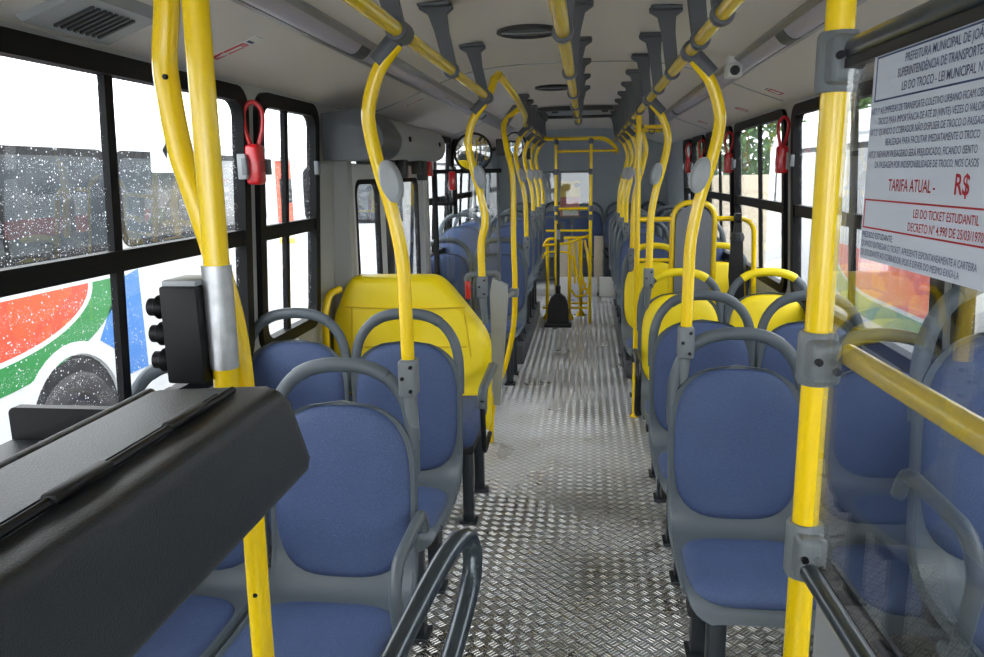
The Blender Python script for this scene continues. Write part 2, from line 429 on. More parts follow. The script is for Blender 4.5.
# door mechanism cover above the front door
t = thing('door_mechanism_cover', 'long grey rounded housing above the folding door on the left', 'door cover', (-1.1, 3.4, 1.67))
def cover_prof(y0, y1, s=0):
    pts = [(-1.237, 1.865+s*.3), (-1.06, 1.875+s), (-.985-s*.5, 1.84), (-.955+s, 1.77), (-.965+s, 1.71), (-1.0, 1.675-s), (-1.08, 1.665-s), (-1.237, 1.665-s)]
    return [(p.x, p.z) for p in catmull([(a, 0, b) for a, b in pts], 4)], y0, y1
pr, a, b = cover_prof(3.55, 3.92, .012)
MB().prism(pr, a, b, lambda u, v, w: (u, w, v)).build('end_cap', 'dclamp', t)
pr, a, b = cover_prof(3.92, 5.22)
MB().prism(pr, a, b, lambda u, v, w: (u, w, v)).build('housing', 'lgrey', t)
for y in (4.15, 5.0): MB().cyl((-.962, y, 1.77), (-.945, y, 1.77), .014, 12).build('fixing_bolt', 'bolt', t)
mb = MB()
for y, h in ((3.9, .06), (4.35, .10), (4.75, .08), (4.9, .12)): mb.box(-1.09, -1.03, y, y+.07, 1.665-h, 1.668, .006)
mb.box(-1.17, -1.10, 3.85, 5.2, 1.64, 1.668, .004)
mb.build('door_linkage', 'black', t)
MB().box(-1.09, -1.04, 5.12, 5.2, 1.57, 1.668, .006).build('release_button', 'red', t)

# ------------------------------------------------------------------ seats
SP = catmull([(0, .035, .962), (0, .012, .80), (0, -.008, .62), (0, -.024, .51), (0, -.065, .447), (0, -.14, .428), (0, -.34, .428), (0, -.45, .434), (0, -.500, .420), (0, -.515, .380)], 8)
SL = [0]
for a, b in zip(SP, SP[1:]): SL.append(SL[-1]+(b-a).length)
def sp(s):
    s = max(0, min(SL[-1]-1e-5, s))
    for i in range(len(SL)-1):
        if SL[i+1] >= s:
            t = (s-SL[i])/(SL[i+1]-SL[i]); p = SP[i].lerp(SP[i+1], t)
            j0, j1 = max(i-2, 0), min(i+3, len(SP)-1)
            d = (SP[j1]-SP[j0]).normalized(); n = Vector((0, d.z, -d.y))   # faces the sitter
            return p, n
def shell_mb():
    mb = MB(); R = 56; C = 14; T = .012; L = SL[-1]; top = []; bot = []
    for i in range(R+1):
        q = i/R; s = L*(.5*(1-cos(pi*q))*.35+q*.65)
        if s < .17: hw = .209*(max(0, 1-((.17-s)/.17)**2.3))**(1/2.3)
        elif s < .45: hw = .209
        elif s < .60: hw = .209-.004*sin(pi*(s-.45)/.15)
        elif s < L-.10: hw = .207
        else: hw = .207*(max(0, 1-((s-(L-.10))/.115)**3))**(1/3)
        p, n = sp(s); r1 = []; r2 = []
        for j in range(C+1):
            u = -1+2*j/C; x = u*max(hw, .004); c = .012*abs(u)**6
            r1.append(Vector((x, 0, 0))+p+n*c); r2.append(Vector((x, 0, 0))+p+n*(c-T))
        top.append(r1); bot.append(r2)
    W = C+1
    V = [p for r in top for p in r]+[p for r in bot for p in r]; o = (R+1)*W; F = []
    for i in range(R):
        for j in range(C):
            a, b, c, d = i*W+j, i*W+j+1, (i+1)*W+j+1, (i+1)*W+j
            F += [(a, b, c, d), (o+d, o+c, o+b, o+a)]
        F += [(i*W, (i+1)*W, o+(i+1)*W, o+i*W), (i*W+C, o+i*W+C, o+(i+1)*W+C, (i+1)*W+C)]
    for j in range(C): F += [(j, o+j, o+j+1, j+1), (R*W+j, R*W+j+1, o+R*W+j+1, o+R*W+j)]
    mb.add(V, F)
    # raised side rims running from handle to seat front
    for sx in (-1, 1):
        pts = []
        for k in range(26):
            s = .13+(SL[-1]-.10-.13)*k/25; p, n = sp(s); pts.append(Vector((sx*.203, 0, 0))+p-n*.002)
        mb.tube(pts, .0135, 8)
    return mb
def pad_mb(s0, s1, hw, th, ex=3.4, seam=.75, ex_top=None):
    """cushion: superellipse outline lying on the shell profile"""
    mb = MB(); sc, hh = (s0+s1)/2, (s1-s0)/2; A = 48
    rs = [0, .2, .4, .6, .75, .86, .93, .975, 1.0, 1.0]
    V = []; F = []
    for ri, r in enumerate(rs):
        for k in range(A):
            a = 2*pi*k/A; ca, sa = cos(a), sin(a)
            e = ex if sa > 0 or ex_top is None else ex_top
            R = (abs(ca)**e+abs(sa)**e)**(-1/e)
            p, n = sp(sc+hh*R*sa*r); x = hw*R*ca*r
            h = th*(1-r**7)**.5 if ri < len(rs)-1 else -.002
            if ri == len(rs)-2: h = .002
            V.append(Vector((x, 0, 0))+p+n*(h+.001))
    for i in range(len(rs)-1):
        for k in range(A): F.append((i*A+k, i*A+(k+1) % A, (i+1)*A+(k+1) % A, (i+1)*A+k))
    F.append(tuple(range(A))[::-1]); F.append(tuple((len(rs)-1)*A+k for k in range(A)))
    return mb.add(V, F)
HP = [(-.202, .018, .76), (-.203, .024, .84), (-.198, .030, .91), (-.180, .036, .970), (-.145, .042, 1.018), (-.10, .046, 1.047), (-.05, .048, 1.060), (0, .048, 1.063)]
HP = HP+[(-x, y, z) for x, y, z in HP[::-1][1:]]
def make_seat(padmat, gripmat, flip, arm, label, group):
    t = thing('bus_seat', label, 'seat', (0, 0, 0), group)
    shell_mb().build('shell', 'grey', t)
    pad_mb(.012, .505, .201, .026, 3.3, ex_top=2.9).build('back_pad', padmat, t)
    pad_mb(.605, SL[-1]-.045, .195, .030, 4.5).build('seat_cushion', 'blue' if padmat == 'blue' or True else padmat, t)
    hp = catmull(HP, 6); n = len(hp)
    i0 = [i for i, p in enumerate(hp) if p.x > -.135][0]; i1 = n-1-i0
    for q in (hp[:i0+1], hp[i1:]): MB().tube(q, .0195, 12, flat=.75, up=(0, 1, 0)).build('handle', 'grey', t)
    MB().tube(hp[i0:i1+1], .0215, 12, flat=.8, up=(0, 1, 0)).build('grip', gripmat, t)
    fm = MB().box(-.19, .19, -.40, -.10, .385, .418, .006); fm.box(-.15, -.10, -.12, -.02, .40, .62, .005); fm.box(.10, .15, -.12, -.02, .40, .62, .005)
    fm = MB().box(-.20, .20, -.47, -.41, .366, .408, .006).box(-.20, .20, -.14, -.08, .372, .41, .006); fm.box(-.15, -.11, -.40, -.10, .378, .41, .004); fm.box(.11, .15, -.40, -.10, .378, .41, .004)
    fm.build('seat_frame', 'black', t)
    lx = .11*flip
    for (ya, yb) in ((-.41, -.38), (-.10, -.07)):
        lg = MB().box(lx-.026, lx+.026, ya-.012, yb+.012, .012, .375, .008).box(lx-.04, lx+.04, ya-.03, yb+.03, 0, .014, .004)
        lg.build('leg', 'leg', t)
    if arm:
        ax = .232*flip
        pts = arc_corner([(ax, -.0, .60), (ax, -.03, .665), (ax, -.30, .66), (ax, -.345, .60), (ax, -.30, .40), (ax-.02*flip, -.22, .385)], .07)
        MB().tube(pts, .016, 10).build('armrest', 'grey' if padmat == 'blue' else 'black', t)
    return t
protos = {}
def seat(x, y, padmat='blue', grip='grey', flip=1, arm=False, label='', group='', z=0.0, s=1):
    key = (padmat, grip, flip, arm)
    if key not in protos:
        o = make_seat(padmat, grip, flip, arm, label, group); protos[key] = o; o.location = (x, y, z); ORG[o.name] = Vector((0, 0, 0))
        return o
    return dup(protos[key], (x, y, z), label, group)
GB, GY = 'blue padded passenger seats', 'yellow priority seats on the right'
XL, XLW, XR, XRW = -.680, -1.120, .487, .927
seat(XL, 1.95, flip=1, arm=True, label='blue padded seat by the aisle on the left, nearest the camera, beside the dark desk', group=GB)
seat(XLW, 1.95, flip=1, label='blue padded seat by the left window, mostly hidden behind the dark desk', group=GB)
seat(XL, 2.74, flip=1, label='blue padded aisle seat on the left, directly in front of the wide yellow bench', group=GB)
seat(XLW, 2.74, flip=1, label='blue padded window seat on the left, directly in front of the wide yellow bench', group=GB)
seat(XR, 2.42, flip=-1, label='blue padded seat by the aisle on the right, nearest the camera, fully in view', group=GB)
seat(XRW, 2.42, flip=-1, label='blue padded seat by the right window, seen partly through the clear partition', group=GB)
seat(XR, 3.20, flip=-1, label='blue padded aisle seat on the right, second row, just before the yellow seats', group=GB)
seat(XRW, 3.20, flip=-1, label='blue padded window seat on the right, second row, just before the yellow seats', group=GB)
seat(XR, 3.96, 'yplast', 'yplast', -1, True, label='yellow backed priority seat by the aisle, the nearer row, with a black armrest', group=GY)
seat(XRW, 3.96, 'yplast', 'yplast', -1, False, label='yellow backed priority seat by the right window, the nearer row', group=GY)
seat(XR-.02, 5.42, 'yplast', 'yplast', -1, False, label='yellow backed seat by the aisle, the farther row behind the rounded grey backboard', group=GY)
seat(XRW-.02, 5.42, 'yplast', 'yplast', -1, False, label='yellow backed seat by the right window, the farther row behind the rounded grey backboard', group=GY)
seat(.90, 1.62, flip=-1, arm=True, z=.29, label='blue padded seat raised on the wheel arch at far right, seen through the clear screen', group=GB)
struct(MB().box(.68, 1.16, .75, 1.85, 0, .29, .02).build('floor_wheel_arch', 'wall'))
ordn = ['first', 'second', 'third', 'last']
for k, y in enumerate((5.98, 6.82, 7.60, 8.38)):
    z = 0 if k == 0 else .16
    seat(XL, y, flip=1, z=z, label='blue aisle seat on the left beyond the door, %s row from the door' % ordn[k], group='blue seats beyond the door on the left')
    seat(XLW, y, flip=1, z=z, label='blue window seat on the left beyond the door, %s row from the door' % ordn[k], group='blue seats beyond the door on the left')
for k, y in enumerate((6.35, 7.10, 7.85, 8.60)):
    seat(XR-.02, y, flip=-1, z=.12, label='blue aisle seat on the right at the back, %s row behind the yellow seats' % ordn[k], group='blue seats at the back on the right')
    seat(XRW-.02, y, flip=-1, z=.12, label='blue window seat on the right at the back, %s row behind the yellow seats' % ordn[k], group='blue seats at the back on the right')
for k, (x, w) in enumerate(((-.86, 'far left'), (-.42, 'left of centre'), (.02, 'centre'), (.46, 'right of centre'), (.90, 'far right'))):
    seat(x, 10.62, flip=1, z=.10 if k != 9 else 0, label='blue seat in the rearmost row against the back wall, %s' % w, group='blue seats along the back wall')
# wheel-arch podiums under the raised rows
struct(MB().box(-1.33, -.515, 6.2, 8.48, 0, .16, .01).build('floor_podium_left', 'dclamp'))
struct(MB().box(.31, 1.14, 5.80, 8.88, 0, .12, .01).build('floor_podium_right', 'dclamp'))
struct(MB().box(-1.30, 1.13, 9.86, YB, 0, .10, .01).build('floor_rear_step', 'wall'))
# rear engine cover
t = thing('engine_cover', 'beige engine cover panels rising between the rearmost seats', 'panel', (0, 9.8, 0))
for x0, x1 in ((-.34, -.06), (-.03, .14), (.17, .40)):
    MB().box(x0, x1, 9.80, 9.855, .0, .25, .006).build('riser_panel', 'white', t)
for x0, x1 in ((-.40, -.10), (.10, .22)):
    MB().box(x0, x1, 10.05, 10.09, .10, .76, .006).build('upright_panel', 'tan', t)

# yellow wide bench
t = thing('wide_bench', 'wide yellow padded double bench with one blue cushion on the left', 'bench', (-.9, 3.5, 0))
ol = [(-1.285, .86), (-1.215, 1.03), (-1.175, 1.085), (-.74, 1.085), (-.675, 1.03), (-.505, .82), (-.475, .74), (-.475, .30), (-1.285, .30)]
ol3 = arc_corner([(a, 0, b) for a, b in ol], .05, 5, closed=True)
mb = MB(); cx_, cz_ = -.87, .70; V = []; F = []; lv = [(0, 1.0, .0), (0.0, 1.0, .06), (-.02, .985, .085), (-.045, .95, .105), (-.055, .90, .115), (-.06, .80, .120), (-.062, .5, .122), (-.062, .05, .123)]
n3 = len(ol3)
for (_, sc, dep) in lv:
    for p in ol3:
        lean = (p.z-.45)*.10
        V.append((cx_+(p.x-cx_)*sc, 3.72+lean-dep, cz_+(p.z-cz_)*sc))
for i in range(len(lv)-1):
    for k in range(n3): F.append((i*n3+k, i*n3+(k+1) % n3, (i+1)*n3+(k+1) % n3, (i+1)*n3+k))
F.append(tuple(range(n3))); F.append(tuple((len(lv)-1)*n3+k for k in range(n3)))
mb.add(V, F)
bk = mb.build('backrest', 'yplast', t)
def fy(z): return 3.72+(z-.45)*.10-.120
sm = MB().tube([(-1.20, fy(.935)+.004, .935), (-.87, fy(.93)-.003, .925), (-.59, fy(.935)+.004, .935)], .004, 6)
sm.tube([(-.60, fy(.93)+.004, .93), (-.565, fy(.7)+.002, .7), (-.565, fy(.4), .4)], .004, 6)
sm.tube([(-1.17, fy(.93)+.004, .93), (-1.17, fy(.7)+.002, .7), (-1.17, fy(.4), .4)], .004, 6)
sm.tube([(-.585, fy(.74)+.002, .74), (-1.15, fy(.74)-.001, .735)], .0035, 6)
sm.build('seam', mat('mustard_seam', srgb(222, 186, 8), .6), bk)
cu = MB().box(-1.23, -.485, 3.14, 3.64, .38, .50, .045, 5); cu.build('seat_cushion', 'blue', t)
MB().box(-1.22, -.50, 3.20, 3.70, .34, .385, .006).build('seat_frame', 'black', t)
for x in (-1.1, -.53):
    for y in (3.24, 3.6): MB().box(x-.025, x+.025, y-.02, y+.02, 0, .345, .006).box(x-.04, x+.04, y-.035, y+.035, 0, .012, .003).build('leg', 'leg', t)
ar = MB().tube(arc_corner([(-.452, 3.58, .66), (-.452, 3.22, .64), (-.452, 3.20, .56)], .04), .022, 12, flat=.8)
ar.build('armrest', 'grey', t)
MB().tube(arc_corner([(-.452, 3.20, .60), (-.452, 3.23, .34), (-.46, 3.50, .34)], .05), .012, 8).build('arm_support', 'black', t)
# yellow hoop between bench and wall
tag(MB().tube(arc_corner([(-1.262, 3.50, .45), (-1.258, 3.50, .93), (-1.245, 3.55, 1.02), (-1.215, 3.62, 1.03)], .06), .018, 12).build('grab_hoop', 'yellow'), 'short yellow hoop rail squeezed between the wide bench and the window', 'handrail')

# ------------------------------------------------------------------ stanchions and ceiling rails
PR = .0185
RZ = 1.93
def hanger(mb, x, y, z=RZ, r=PR, out=0):
    top = cz(x+out)-.003
    # gusset: wide plate at the ceiling narrowing down to the clamp
    poly = [(-.055, 0), (.055, 0), (.055, -.012), (.022, -.03), (.016, -.10), (.018, -(top-z)+.0), (-.018, -(top-z)+.0), (-.016, -.10), (-.022, -.03), (-.055, -.012)]
    poly = [(-.058, 0), (.058, 0), (.058, -.014), (.032, -.032), (.024, -.09), (.022, -(top-z)), (-.022, -(top-z)), (-.024, -.09), (-.032, -.032), (-.058, -.014)]
    def fn(u, v, w):
        q = -v/(top-z); return (x+out*(1-q)+u, y+w, top+v)
    mb.prism(poly, -.011, .011, fn)
    mb.box(x+out-.055, x+out+.055, y-.045, y+.045, top-.010, top+.004, .003)
    mb.lathe([(r+.001, -.022), (r+.008, -.020), (r+.010, 0), (r+.008, .020), (r+.001, .022)], (x, y, z), 'y', 18)
def rail(label, pts, hs, x, ys, out=0, extra=None):
    p0 = pts[0]; t = thing('ceiling_grab_rail', label, 'handrail', (x, ys[0], RZ), 'yellow grab rails under the ceiling')
    mb = MB().tube(arc_corner(pts, .09, 8), PR, 14); mb.build('rail', 'yellow', t)
    for y in ys:
        h = MB(); hanger(h, x, y, out=out); h.build('hanger', 'dclamp', t)
    return t
rail('yellow ceiling grab rail above the left seats, ending by the wide bench', [(-.465, -1.0, RZ), (-.465, 3.72, RZ), (-.440, 3.76, 2.03)], 0, -.465, (-.2, .6, 1.93, 2.70, 3.55), out=-.05)
rail('yellow ceiling grab rail on the left of the aisle, beyond the bench to the back', [(-.44, 3.77, 2.02), (-.425, 3.80, 2.05), (-.375, 4.10, 1.975), (-.385, 4.9, RZ), (-.455, 5.7, RZ), (-.455, 8.9, RZ)], 0, -.455, (5.85, 6.3, 6.8, 7.3, 7.9, 8.5), out=-.03)
rail('yellow ceiling grab rail running down the middle of the aisle', [(-.064, -1.0, RZ), (-.064, 5.62, RZ)], 0, -.064, (.5, 1.3, 2.05, 2.85, 3.6, 4.25, 4.9, 5.55), out=.025)
rail('yellow ceiling grab rail above the right hand seats', [(.305, -1.0, RZ), (.305, 8.9, RZ)], 0, .305, (.6, 1.35, 1.9, 2.25, 2.95, 3.5, 4.1, 4.7, 5.3, 5.9, 6.5, 7.1, 7.7, 8.3), out=-.03)

def stanchion(side, y, xr, label, zb=1.06, xb=None, group='curved yellow stanchions along the aisle', tabn=True, drop=0):
    """curved pole from ceiling rail to the seat corner. side=-1 left"""
    s = side; xb = xr+s*.015 if xb is None else xb
    t = thing('curved_stanchion', label, 'handrail', (xb, y, 0), group)
    pts = [(xr+s*.012, y, 1.905), (xr+s*.062, y, 1.84), (xr+s*.090, y, 1.76), (xr+s*.092, y, 1.70), (xr+s*.072, y, 1.60), (xr+s*.040, y, 1.48), (xr+s*.02, y, 1.36), (xb+s*.002, y, 1.24), (xb, y, zb-.03)]
    MB().tube(catmull(pts, 8), PR, 14).build('pole', 'yellow', t)
    # sleeve at the top, with collar round the ceiling rail
    d = Vector((s*.07, 0, -.075)).normalized()
    a = Vector((xr, y, RZ)); mb = MB().tube([a+d*.005, a+d*.095], .0245, 12)
    mb.lathe([(PR+.001, -.032), (PR+.009, -.03), (PR+.009, .03), (PR+.001, .032)], a, 'y', 18)
    mb.build('top_clamp', 'dclamp', t)
    # grip tab / stop button housing on the pole
    if tabn:
        q = Vector((xr+s*.058-s*.018, y-.004, 1.565)); mt = Matrix.Translation(q) @ Matrix.Rotation(s*.25, 4, 'Y')
        g = MB().lathe([(.0, -.016), (.022, -.016), (.028, -.010), (.028, .010), (.022, .016), (0, .016)], (0, 0, 0), 'y', 20, mtx=mt @ Matrix.Diagonal((1, 1.3, 2.0, 1)))
        go = g.build('bell_push_housing', 'lgrey', t)
    b = MB().box(xb-.025, xb+.025, y-.03, y+.03, zb-.075, zb+.03, .010, 3)
    b.tube([(xb, y, zb-.05), (xb-s*.004, y+.0, zb-.12), (xb-s*.004-s*.004, y+.02, zb-.21)], [.02, .018, .013], 10)
    bo = b.build('seat_bracket', 'clamp', t)
    for zz, xx in ((zb+.012, .012), (zb-.02, -.012), (zb-.055, .010)):
        MB().lathe([(0, -.003), (.005, -.003), (.006, 0), (.006, .004)], (xb+xx, y-.031, zz), 'y', 10).build('bolt', 'bolt', bo)
    return t
stanchion(-1, 1.97, -.465, 'curved yellow stanchion on the left rising from the nearest blue aisle seat')
stanchion(-1, 3.66, -.465, 'curved yellow stanchion rising from the aisle end of the wide yellow bench', xb=-.505, zb=1.06)
stanchion(1, 2.45, .305, 'curved yellow stanchion on the right rising from the nearest blue aisle seat')
stanchion(1, 3.97, .305, 'curved yellow stanchion rising from the nearer yellow priority seat')
for k, y in enumerate((6.0, 6.85, 7.62, 8.4)):
    stanchion(-1, y, -.455, 'curved yellow stanchion on the left beyond the door, at the %s seat row there' % ordn[k], zb=1.06+(0 if k == 0 else .16))
for k, y in enumerate((5.44, 6.38, 7.12, 7.88)):
    stanchion(1, y, .305, 'curved yellow stanchion on the right %s' % ['at the farther yellow seat row', 'at the first blue row behind the yellow seats', 'at the second blue row behind the yellow seats', 'at the third blue row behind the yellow seats'][k], zb=1.02+(0 if k == 0 else .12), tabn=k < 3)

# pole with its lower end bowing to the bench, and grey side panel
t = thing('bowed_pole', 'yellow pole beyond the bench whose foot bows back towards it', 'handrail', (-.50, 4.3, 0))
MB().tube(catmull([(-.40, 4.62, 1.95), (-.47, 4.45, 1.86), (-.445, 4.33, 1.72), (-.41, 4.3, 1.55), (-.41, 4.3, 1.2), (-.405, 4.3, .95), (-.415, 4.3, .72), (-.46, 4.3, .50), (-.52, 4.3, .33), (-.55, 4.3, .18), (-.56, 4.3, 0)], 6), .016, 12).build('pole', 'yellow', t)
MB().tube([(-.425, 4.64, 1.955), (-.465, 4.48, 1.87)], .024, 12).build('top_clamp', 'dclamp', t)
MB().box(-.435, -.385, 4.27, 4.33, .885, .935, .008).build('clamp', 'clamp', t)
t = thing('bench_side_panel', 'light grey tapering side panel with handle behind the yellow bench', 'panel', (-.49, 4.0, 0))
MB().prism([(-.505, .32), (-.47, .32), (-.42, .90), (-.42, .99), (-.50, 1.03), (-.515, .95)], 4.02, 4.07, lambda u, v, w: (u, w, v)).build('panel', 'lgrey', t)
MB().tube(arc_corner([(-.64, 4.0, 1.02), (-.63, 4.0, 1.05), (-.47, 4.04, 1.06), (-.47, 4.05, .98)], .03), .014, 10).build('handle', 'clamp', t)
MB().box(-.645, -.615, 3.985, 4.01, .92, 1.02, .006).build('push_button', 'red', t)
MB().tube([(-.45, 4.06, .91), (-.41, 4.29, .91)], .012, 8).build('brace', 'clamp', t)

# glass screen after the front door
t = thing('door_glass_screen', 'clear glass screen in a dark frame just beyond the front door', 'partition', (-.8, 5.45, 0))
f = MB().box(-1.10, -1.065, 5.43, 5.465, .0, 1.61, .004).box(-1.10, -.60, 5.43, 5.465, 1.585, 1.615, .004).box(-1.08, -.92, 5.43, 5.46, 1.36, 1.385, .004).box(-.95, -.92, 5.43, 5.46, 1.30, 1.60, .004)
f.build('frame', 'bframe', t)
MB().box(-1.07, -.63, 5.442, 5.448, .55, 1.59).build('pane', 'pglass', t)
MB().box(-.635, -.615, 5.435, 5.460, .0, 1.61, .004).build('post', 'dclamp', t)

# grey backboard in yellow hoop frame (wheelchair bay)
t = thing('wheelchair_backboard', 'rounded grey padded backboard in a yellow tube frame with side rails', 'backboard', (.66, 4.9, 0))
Y0 = 4.86
hoop = arc_corner([(.530, Y0, .20), (.530, Y0, 1.385), (.785, Y0, 1.385), (.785, Y0, .20)], .115, 8)
MB().tube(hoop, .017, 12).build('hoop_frame', 'yellow', t)
MB().prism(rrect(.548, .767, .22, 1.362, .10), Y0-.02, Y0+.02, lambda u, v, w: (u, w, v)).build('padded_board', mat('grey_backboard_vinyl', srgb(120, 124, 130), .5, var=.04), t)
MB().tube([(.30, Y0, 1.285), (.53, Y0, 1.285)], .0155, 12).build('side_rail', 'yellow', t)
MB().tube(arc_corner([(.785, Y0, 1.285), (1.02, Y0, 1.285), (1.045, Y0, .60)], .10, 8), .0155, 12).build('side_rail', 'yellow', t)
MB().tube([(.30, Y0, 1.03), (.53, Y0, 1.03)], .012, 12).build('side_rail', 'yellow', t)
tag(MB().cyl((.322, Y0, 0), (.312, Y0, 1.915), .0175, 14).lathe([(.03, 0), (.03, .01), (.018, .012)], (.322, Y0, 0), 'z', 16).build('straight_pole', 'yellow'), 'straight yellow pole on the right of the aisle beside the grey backboard', 'handrail', )
t = thing('seat_belt', 'black seat belt hanging from the rail beside the grey backboard', 'seat belt', (.92, 4.82, .6))
MB().prism([(-.018, 0), (.018, 0), (.022, -.06), (.035, -.12), (.05, -.34), (.075, -.66), (.0, -.66), (-.04, -.34), (-.035, -.12), (-.022, -.06)], -.012, .012, lambda u, v, w: (.915+u, 4.825+w, 1.27+v)).build('strap', 'black', t)
MB().box(.895, .935, 4.80, 4.85, 1.262, 1.318, .005).build('anchor', 'bolt', t)
MB().lathe([(0, -.02), (.04, -.02), (.045, 0), (.035, .03), (0, .03)], (.915, 4.815, 1.17), 'z', 16).build('retractor', 'dark', t)

# cross rail at the back right, overhead
t = thing('overhead_side_rail', 'short yellow overhead rail at the rear right below the ceiling', 'handrail', (.5, 6.4, 1.85))
MB().tube(arc_corner([(.305, 6.5, 1.90), (.60, 6.5, 1.90), (.60, 5.9, 1.90), (.40, 5.9, 1.90)], .05), .015, 10).build('rail', 'yellow', t)
h = MB(); hanger(h, .52, 6.5, 1.90); h.build('hanger', 'dclamp', t)

# ------------------------------------------------------------------ turnstile zone
t = thing('rear_pole_frame', 'yellow tube frame of poles and crossbars framing the turnstile at the rear', 'handrail', (-.1, 8.0, 0))
YT = 8.0
MB().cyl((.040, YT, 0), (.040, YT, 1.90), .0175, 14).build('pole', 'yellow', t)
MB().cyl((-.315, YT, .05), (-.315, YT, 1.90), .0175, 14).build('pole', 'yellow', t)
MB().tube(arc_corner([(-.455, YT, 1.94), (-.40, YT, 1.915), (.20, YT, 1.915), (.305, YT+.05, 1.80), (.305, YT+.3, 1.78)], .10), .019, 14).build('top_bar', 'yellow', t)
MB().tube(arc_corner([(-.455, YT+.35, 1.94), (-.40, YT+.35, 1.93), (.17, YT+.35, 1.93), (.30, YT+.35, 1.84)], .10), .019, 14).build('top_bar', 'yellow', t)
for z, a, b in ((1.79, -.30, .30), (1.21, -.315, .04), (.985, -.42, .04)): MB().tube([(a, YT, z), (b, YT, z)], .0135, 12).build('crossbar', 'yellow', t)
for z, a, b in ((1.585, -.45, .055), (1.12, -.42, .055)): MB().box(a, b, YT-.015, YT+.015, z-.012, z+.012, .004).build('glass_channel', 'dclamp', t)
for x in (-.315, .04):
    for z in (1.89, 1.585, 1.21, 1.12): MB().lathe([(.018, -.03), (.026, -.026), (.026, .026), (.018, .03)], (x, YT, z), 'z', 16).build('clamp', 'dclamp', t)
t = thing('rear_glass_panel', 'clear rear glass panel above the turnstile carrying a small notice poster', 'partition', (-.2, YT, 1.1))
MB().box(-.43, .03, YT+.022, YT+.028, 1.13, 1.575).build('pane', 'pglass', t)
t = thing('notice_poster', 'small yellow and pink poster hanging behind the rear glass', 'poster', (-.2, 8.1, 1.15))
MB().box(-.275, -.075, 8.05, 8.054, 1.13, 1.49).build('sheet', 'poster2', t)
MB().box(-.275, -.075, 8.046, 8.050, 1.33, 1.49).build('upper_print', 'poster1', t)
MB().box(-.25, -.09, 8.046, 8.050, 1.14, 1.21).build('lower_print', 'white', t)
MB().cyl((-.10, 8.044, 1.45), (-.10, 8.049, 1.45), .028, 20).build('round_mark', 'dclamp', t)

t = thing('turnstile', 'yellow tubular turnstile with looping arms at the rear of the aisle', 'turnstile', (-.2, 8.35, 0))
for x, y in ((-.42, 8.25), (-.18, 8.25), (-.06, 8.45)):
    MB().cyl((x, y, .0), (x, y, .88), .019, 12).lathe([(.05, 0), (.05, .015), (.03, .05), (.02, .07)], (x, y, 0), 'z', 16).build('post', 'yellow', t)
MB().tube(arc_corner([(-.46, 8.22, .80), (-.42, 8.22, .88), (.03, 8.22, .90), (.035, 8.3, .80)], .04), .0155, 10).build('top_bar', 'yellow', t)
MB().tube(arc_corner([(-.44, 8.15, .82), (-.2, 8.12, .84), (.04, 8.1, .93)], .04), .0135, 10).build('top_bar', 'yellow', t)
for a in range(3):
    x0 = -.12+.05*a
    MB().tube(catmull([(x0-.02, 8.3, .86), (x0+.0, 8.25, .62), (x0+.05, 8.2, .38), (x0+.09, 8.22, .33), (x0+.115, 8.25, .40)] if a < 2 else [(x0, 8.3, .86), (x0+.04, 8.25, .65), (x0+.055, 8.2, .45), (x0+.03, 8.2, .30), (x0-.08, 8.2, .26), (x0-.14, 8.2, .33)], 6), .013, 10).build('arm', 'yellow', t)
MB().tube(arc_corner([(-.46, 8.1, .68), (-.44, 8.1, .75), (-.36, 8.1, .755), (-.22, 8.1, .755), (-.14, 8.15, .70), (-.12, 8.2, .4)], .05), .0115, 10).build('arm', 'yellow', t)
for y, z in ((8.05, .16), (8.7, .10)): MB().tube([(-.46, y, z), (.02, y, z)], .013, 10).build('floor_bar', 'yellow', t)
MB().box(-.30, -.24, 8.2, 8.3, .84, 1.06, .01).build('counter_head', 'dclamp', t)

# long handled dustpan
t = thing('dustpan', 'black long handled dustpan standing in the aisle by the turnstile', 'dustpan', (-.3, 7.85, 0))
d = MB().prism([(-.115, .02), (.115, .02), (.105, .22), (.075, .30), (.03, .335), (-.03, .335), (-.075, .30), (-.105, .22)], 0, .09, lambda u, v, w: (-.29+u, 7.82+w+v*.10, v))
d.build('pan', 'black', t)
MB().box(-.43, -.15, 7.76, 7.92, .0, .03, .006).build('lip', 'dark', t)
MB().cyl((-.29, 7.90, .33), (-.29, 7.94, 1.06), .016, 12, ).cyl((-.29, 7.90, .31), (-.29, 7.905, .42), .026, 12).build('handle', 'leg', t)
MB().cyl((-.29, 7.932, .90), (-.29, 7.937, 1.0), .02, 12).build('handle_sleeve', 'lgrey', t)

# ------------------------------------------------------------------ mirrors
def mirror(label, x, y, z, r, yaw, arm):
    t = thing('convex_mirror', label, 'mirror', (x, y, z), 'round convex mirrors above the left seats')
    R = Matrix.Rotation(yaw, 4, 'Z') @ Matrix.Rotation(radians(7), 4, 'X')
    n = 10; pf = [(r*k/n, -.020+.020*(k/n)**2-.004) for k in range(n+1)]
    MB().lathe(pf, (x, y, z), 'y', 32, mtx=R).build('mirror_face', 'mirror', t)
    MB().lathe([(r-.004, -.006), (r+.004, -.010), (r+.010, -.004), (r+.008, .012), (r*.8, .035), (.02, .045), (0, .045)], (x, y, z), 'y', 32, mtx=R).build('rim', 'black', t)
    MB().tube([(x, y+.04, z), (x+arm[0]*.5, y+.08, z+.01), (x+arm[0], y+.05, z+arm[1])], .012, 8).box(x+arm[0]-.03, x+arm[0]+.03, y+.02, y+.09, z+arm[1]-.05, z+arm[1]+.05, .008).build('bracket', 'black', t)
mirror('larger round convex mirror in a black rim beyond the door cover', -.705, 4.8, 1.712, .112, radians(14), (.17, .03))
mirror('smaller round convex mirror farther back, turned towards the aisle', -.64, 7.0, 1.83, .105, radians(-28), (.10, -.08))

